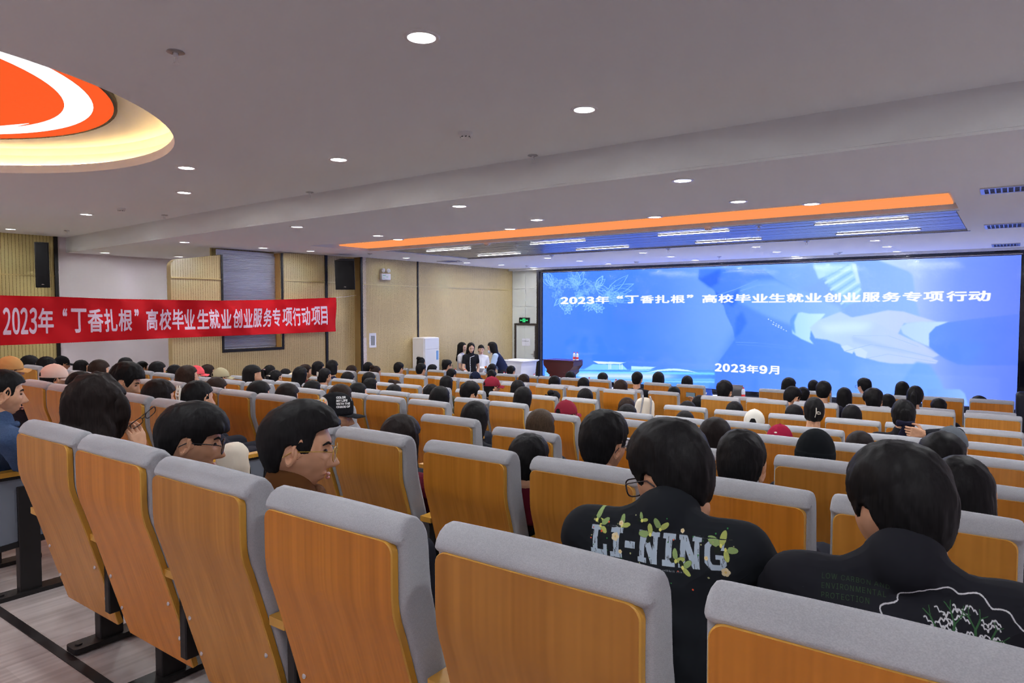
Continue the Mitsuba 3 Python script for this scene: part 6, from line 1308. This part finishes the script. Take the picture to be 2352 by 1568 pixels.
put('exit_sign__face', q_, 'm_emit', uv=u_v, emit=canvas_tex(lin(ex))); put('exit_sign__cable', tube([(-10.44, D - .01, -.195), (-10.42, D - .012, -.12), (-10.36, D - .012, -.165), (-10.32, D - .01, -.14)], .004, 6), 'm_white_plastic')
tag('exit_sign', 'small green lit exit sign with a running figure over the door', 'sign')
put('emergency_light', box(XF, XF + .07, 10.07, 10.33, .635, .765, .008), 'm_white_plastic')
for y_ in (10.12, 10.27):
    R_ = rotm(125, 20); h_ = lathe([(.0, .05), (.03, .045), (.042, .02), (.045, -.01), (.0, -.012)], 18); hv = np.array(h_.vertices)[:, [0, 2, 1]] @ R_.T + [XF + .06, y_, .83]
    put(num('emergency_light__lamp_head'), tm(hv, h_.faces), 'm_white_gloss', 40)
put('emergency_light__panel_print', cat(box(XF + .07, XF + .071, 10.10, 10.18, .715, .73), box(XF + .07, XF + .071, 10.19, 10.25, .69, .70), box(XF + .07, XF + .071, 10.10, 10.15, .665, .675)), mat('m_green_print', rgb(120, 200, 150), .6, .2))
tag('emergency_light', 'white emergency light with two lamp heads on the slatted wall', 'emergency light')
put('wall_notice', box(XF, XF + .004, 9.77, 9.96, -.775, -.475), 'm_paper'); put('wall_notice__grey_field', box(XF + .004, XF + .005, 9.81, 9.92, -.73, -.53), mat('m_grey_print', rgb(140, 144, 150), .8, .1)); tag('wall_notice', 'white paper notice with a grey field on the slatted wall', 'notice')
put('door_notice', cat(box(-10.40, -10.28, D - .041, D - .037, -.93, -.74), box(-10.275, -10.15, D - .041, D - .037, -.93, -.74)), 'm_paper'); put('door_notice__print', cat(*[box(-10.385 + i * .035, -10.36 + i * .035, D - .043, D - .041, -.815, -.800) for i in range(6)]), 'm_grey_print'); labels['door_notice__print'] = {'kind': 'stuff'}
tag('door_notice', 'white paper notice on the door beside the video wall', 'notice')
# ---------------------------------------------------------------- front furniture
struct('floor_10', box(XF - .1, XR + .1, 11.95, D, FZ - .3, FZ), 'm_floor')
ax0, ax1, ay0, ay1 = -10.72, -10.36, 11.0, 11.5
put('air_conditioner', box(ax0, ax1, ay0, ay1, ZROW[8], -.60, .02), 'm_white_gloss')
put('air_conditioner__upper_panel', box(ax1 - .01, ax1 + .012, ay0 + .02, ay1 - .02, -.855, -.615, .005), 'm_white_plastic'); put('air_conditioner__lower_panel', box(ax1 - .01, ax1 + .012, ay0 + .02, ay1 - .02, ZROW[8] + .12, -.865, .005), 'm_white_plastic')
put('air_conditioner__energy_label', box(ax1 + .012, ax1 + .0135, ay1 - .12, ay1 - .05, -1.10, -.90), mat('m_label_blue', rgb(120, 160, 210), .6, .2)); tag('air_conditioner', 'tall white floor-standing air conditioner against the wall', 'air conditioner')
def office_chair(x, y, z, top, yaw, lab):
    k = num('office_chair'); R = rotm(yaw); M = lambda m: tm(np.array(m.vertices) @ R.T + V3([x, y, z]), m.faces); h = top - z
    put(k, M(soft(hull(*[ball((sx * .20, -.22, hz), .05, 12) for sx in (-1, 1) for hz in (h - .06, h - .55)]), .05, 6)), 'm_leather', True)
    put(k + '__seat', M(box(-.26, .26, -.22, .28, .40, .50, .04)), 'm_leather'); put(k + '__post', M(cyl((0, 0, .06), (0, 0, .40), .03)), 'm_black_metal')
    for i in range(5):
        a = i * 1.257; put(num(k + '__foot'), M(cyl((0, 0, .07), (.3 * math.cos(a), .3 * math.sin(a), .03), .025, 8, .018)), 'm_black_metal')
    for s in (-1, 1): put(num(k + '__armrest'), M(cat(box(s * .29 - .03, s * .29 + .03, -.18, .18, .64, .68, .01), box(s * .29 - .015, s * .29 + .015, -.02, .02, .45, .64))), 'm_black')
    tag(k, lab, 'chair')
office_chair(-10.30, 11.95, FZ, -1.12, 40, 'black leather office chair beside the air conditioner')
office_chair(-9.90, 13.0, FZ, -1.16, 200, 'dark leather chair behind the leaning woman')
office_chair(.30, 11.4, ZROW[8], -1.05, 0, 'black leather chair in the far corner next to the video wall')
put('side_desk', extr(Polygon([(-9.78, -1.19), (-9.13, -1.19), (-9.13, -1.215), (-9.17, -1.23), (-9.30, FZ), (-9.78, FZ)]), .62, 'y', 13.0), 'm_white_gloss'); put('side_desk__top', box(-9.80, -9.11, 12.97, 13.65, -1.20, -1.175, .005), 'm_white_gloss'); tag('side_desk', 'white desk with a slanted front left of the podium', 'desk')
put('white_counter', soft(hull(*[ell((x_, 12.62, z_), (.10, .16, .04), 14) for x_ in (-10.12, -9.80) for z_ in (-1.36, FZ + .05)]), .05, 2), 'm_white_gloss', True); tag('white_counter', 'white rounded counter beside the woman in black', 'counter')
px_, py_ = -8.42, 13.6
prof_p = [(.20, FZ), (.225, FZ + .04), (.225, -1.50), (.31, -1.43), (.31, -1.37), (.40, -1.27), (.41, -1.17)]
pv = Polygon([(-a, z) for a, z in prof_p] + [(a, z) for a, z in reversed([(x__, z__) for x__, z__ in prof_p])])
pv = Polygon([(-a, z) for a, z in prof_p] + [(0, -1.145)] + [(a, z) for a, z in reversed(prof_p)])
pm = extr(pv, .42, 'y', py_ - .21); pm.apply_translation([px_, 0, 0]); put('podium', pm, 'm_mahogany')
put('podium__top', extr(Polygon([(px_ - .41, py_ - .23), (px_ + .41, py_ - .23), (px_ + .38, py_ + .25), (px_ - .38, py_ + .25)]), .02, 'z', -1.165), 'm_mahogany'); put('podium__moulding', cat(box(px_ - .315, px_ + .315, py_ - .22, py_ - .2, -1.435, -1.41), box(px_ - .235, px_ + .235, py_ - .22, py_ - .2, -1.53, -1.505)), 'm_mahogany')
tag('podium', 'stepped dark red wooden podium before the video wall', 'podium')
TX = [(-10.1, -7.9), (-7.7, -5.4), (-5.2, -3.35), (-2.9, -.2)]
TN = ['below the standing women', 'before the podium', 'before the skyline picture', 'before the handshake picture']
for (a, b), nm in zip(TX, TN):
    k = num('front_table'); zt_ = -1.47
    put(k, box(a, b, 11.3, 11.75, zt_ - .03, zt_, .006), 'm_white_gloss'); put(k + '__cloth', cat(box(a + .01, b - .01, 11.74, 11.755, ZROW[8] + .05, zt_ - .03), box(a + .005, a + .02, 11.32, 11.75, ZROW[8] + .05, zt_ - .03), box(b - .02, b - .005, 11.32, 11.75, ZROW[8] + .05, zt_ - .03)), 'm_linen')
    for sx in (a + .1, b - .1): put(num(k + '__leg'), box(sx - .02, sx + .02, 11.5, 11.54, ZROW[8], zt_ - .03), 'm_steel')
    tag(k, f'long white front table {nm}', 'table', 'front tables')
bott = lathe([(.0, 0), (.030, 0), (.032, .006), (.032, .075), (.029, .080), (.032, .085), (.032, .125), (.024, .150), (.012, .165), (.012, .172)], 16)
blab = lathe([(.0328, .03), (.0328, .072)], 16); bcap = lathe([(.0135, .168), (.0138, .186), (.0, .187)], 12)
BD, BL, BC = mikit.ply(bott, 'm_bottle', 50), mikit.ply(blab, 'm_label_red', 50), mikit.ply(bcap, 'm_red_cap', 50)
for x, y, z, lab in ((-7.8, 11.5, -1.47, 'water bottle with a red cap, standing alone on the white table below the door'), (-8.56, 11.5, -1.47, 'red-capped water bottle below the leaning woman'), (-8.48, 11.48, -1.47, 'red-capped water bottle next to the one below the leaning woman'), (-6.53, 11.5, -1.47, 'red-capped water bottle below the podium skyline'),
                     (-5.96, 11.5, -1.47, 'red-capped water bottle hidden behind heads before the screen pavilion'), (-3.6, 11.5, -1.47, 'red-capped water bottle beside the blue name card'), (-9.9, 11.5, -1.47, 'red-capped water bottle by the black leather chair'), (-9.62, 11.5, -1.47, 'red-capped water bottle below the woman in black'),
                     (-8.13, 13.62, -1.145, 'banner-side water bottle of the pair on the podium'), (-8.05, 13.62, -1.145, 'screen-side water bottle of the pair on the podium')):
    k = num('water_bottle'); w_ = T4().translate([x, y, z]); put(k, BD, None, tw=w_); put(k + '__label', BL, None, tw=w_); put(k + '__cap', BC, None, tw=w_); tag(k, lab, 'bottle', 'red-capped water bottles')
put('name_card', trimesh.convex.convex_hull(np.array([(-4.33, 11.42, -1.47), (-4.13, 11.42, -1.47), (-4.33, 11.54, -1.47), (-4.13, 11.54, -1.47), (-4.33, 11.48, -1.35), (-4.13, 11.48, -1.35)])), 'm_blue_card'); put('name_card__print', box(-4.26, -4.20, 11.435, 11.44, -1.435, -1.40), 'm_paper'); tag('name_card', 'folded blue name card on the white front table', 'name card')
put('laptop', cat(box(-3.95, -3.62, 11.36, 11.60, -1.47, -1.452, .004)), 'm_black'); put('laptop__lid', at(box(-.165, .165, -.005, .005, 0, .21, .003), (-3.785, 11.60, -1.455), 0, -15, 0), 'm_steel'); tag('laptop', 'dark open laptop on the front table below the date', 'laptop')
# bag on the aisle armrest and cream bag
bag = soft(hull(ell((0, 0, .10), (.13, .075, .08), 16), ell((0, .01, .30), (.105, .055, .07), 16)), .03, 6); R_ = rotm(-35, 0, 8)
put('backpack', tm(np.array(bag.vertices) @ R_.T + [-3.30, 6.98, -1.33], bag.faces), 'm_cloth_hoodie', True); put('backpack__strap', tm(cat(tube([(-.05, -.075, .06), (-.055, -.09, .2), (-.045, -.06, .36), (-.04, 0, .385)], .010, 6), tube([(.05, -.075, .06), (.055, -.09, .2), (.045, -.06, .36), (.04, 0, .385)], .010, 6)).vertices @ R_.T + [-3.30, 6.98, -1.33], cat(tube([(-.05, -.075, .06), (-.055, -.09, .2), (-.045, -.06, .36), (-.04, 0, .385)], .010, 6), tube([(.05, -.075, .06), (.055, -.09, .2), (.045, -.06, .36), (.04, 0, .385)], .010, 6)).faces), 'm_cloth_grey', True); tag('backpack', 'cream backpack with grey straps standing at the centre aisle', 'backpack')
tb = soft(hull(ell((0, 0, .06), (.10, .09, .06), 14), ell((0, .02, .30), (.06, .07, .07), 14)), .03, 4); tv_ = np.array(tb.vertices); tv_ += tb.vertex_normals * ((meshkit.fbm(tv_ * 14, 3) - .5) * .03)[:, None]
put('tote_bag', tm(tv_ + [-2.78, 1.70, -.95], tb.faces), 'm_cloth_hoodie', True); tag('tote_bag', 'crumpled cream cloth bag beside the man with black-rimmed glasses', 'bag')
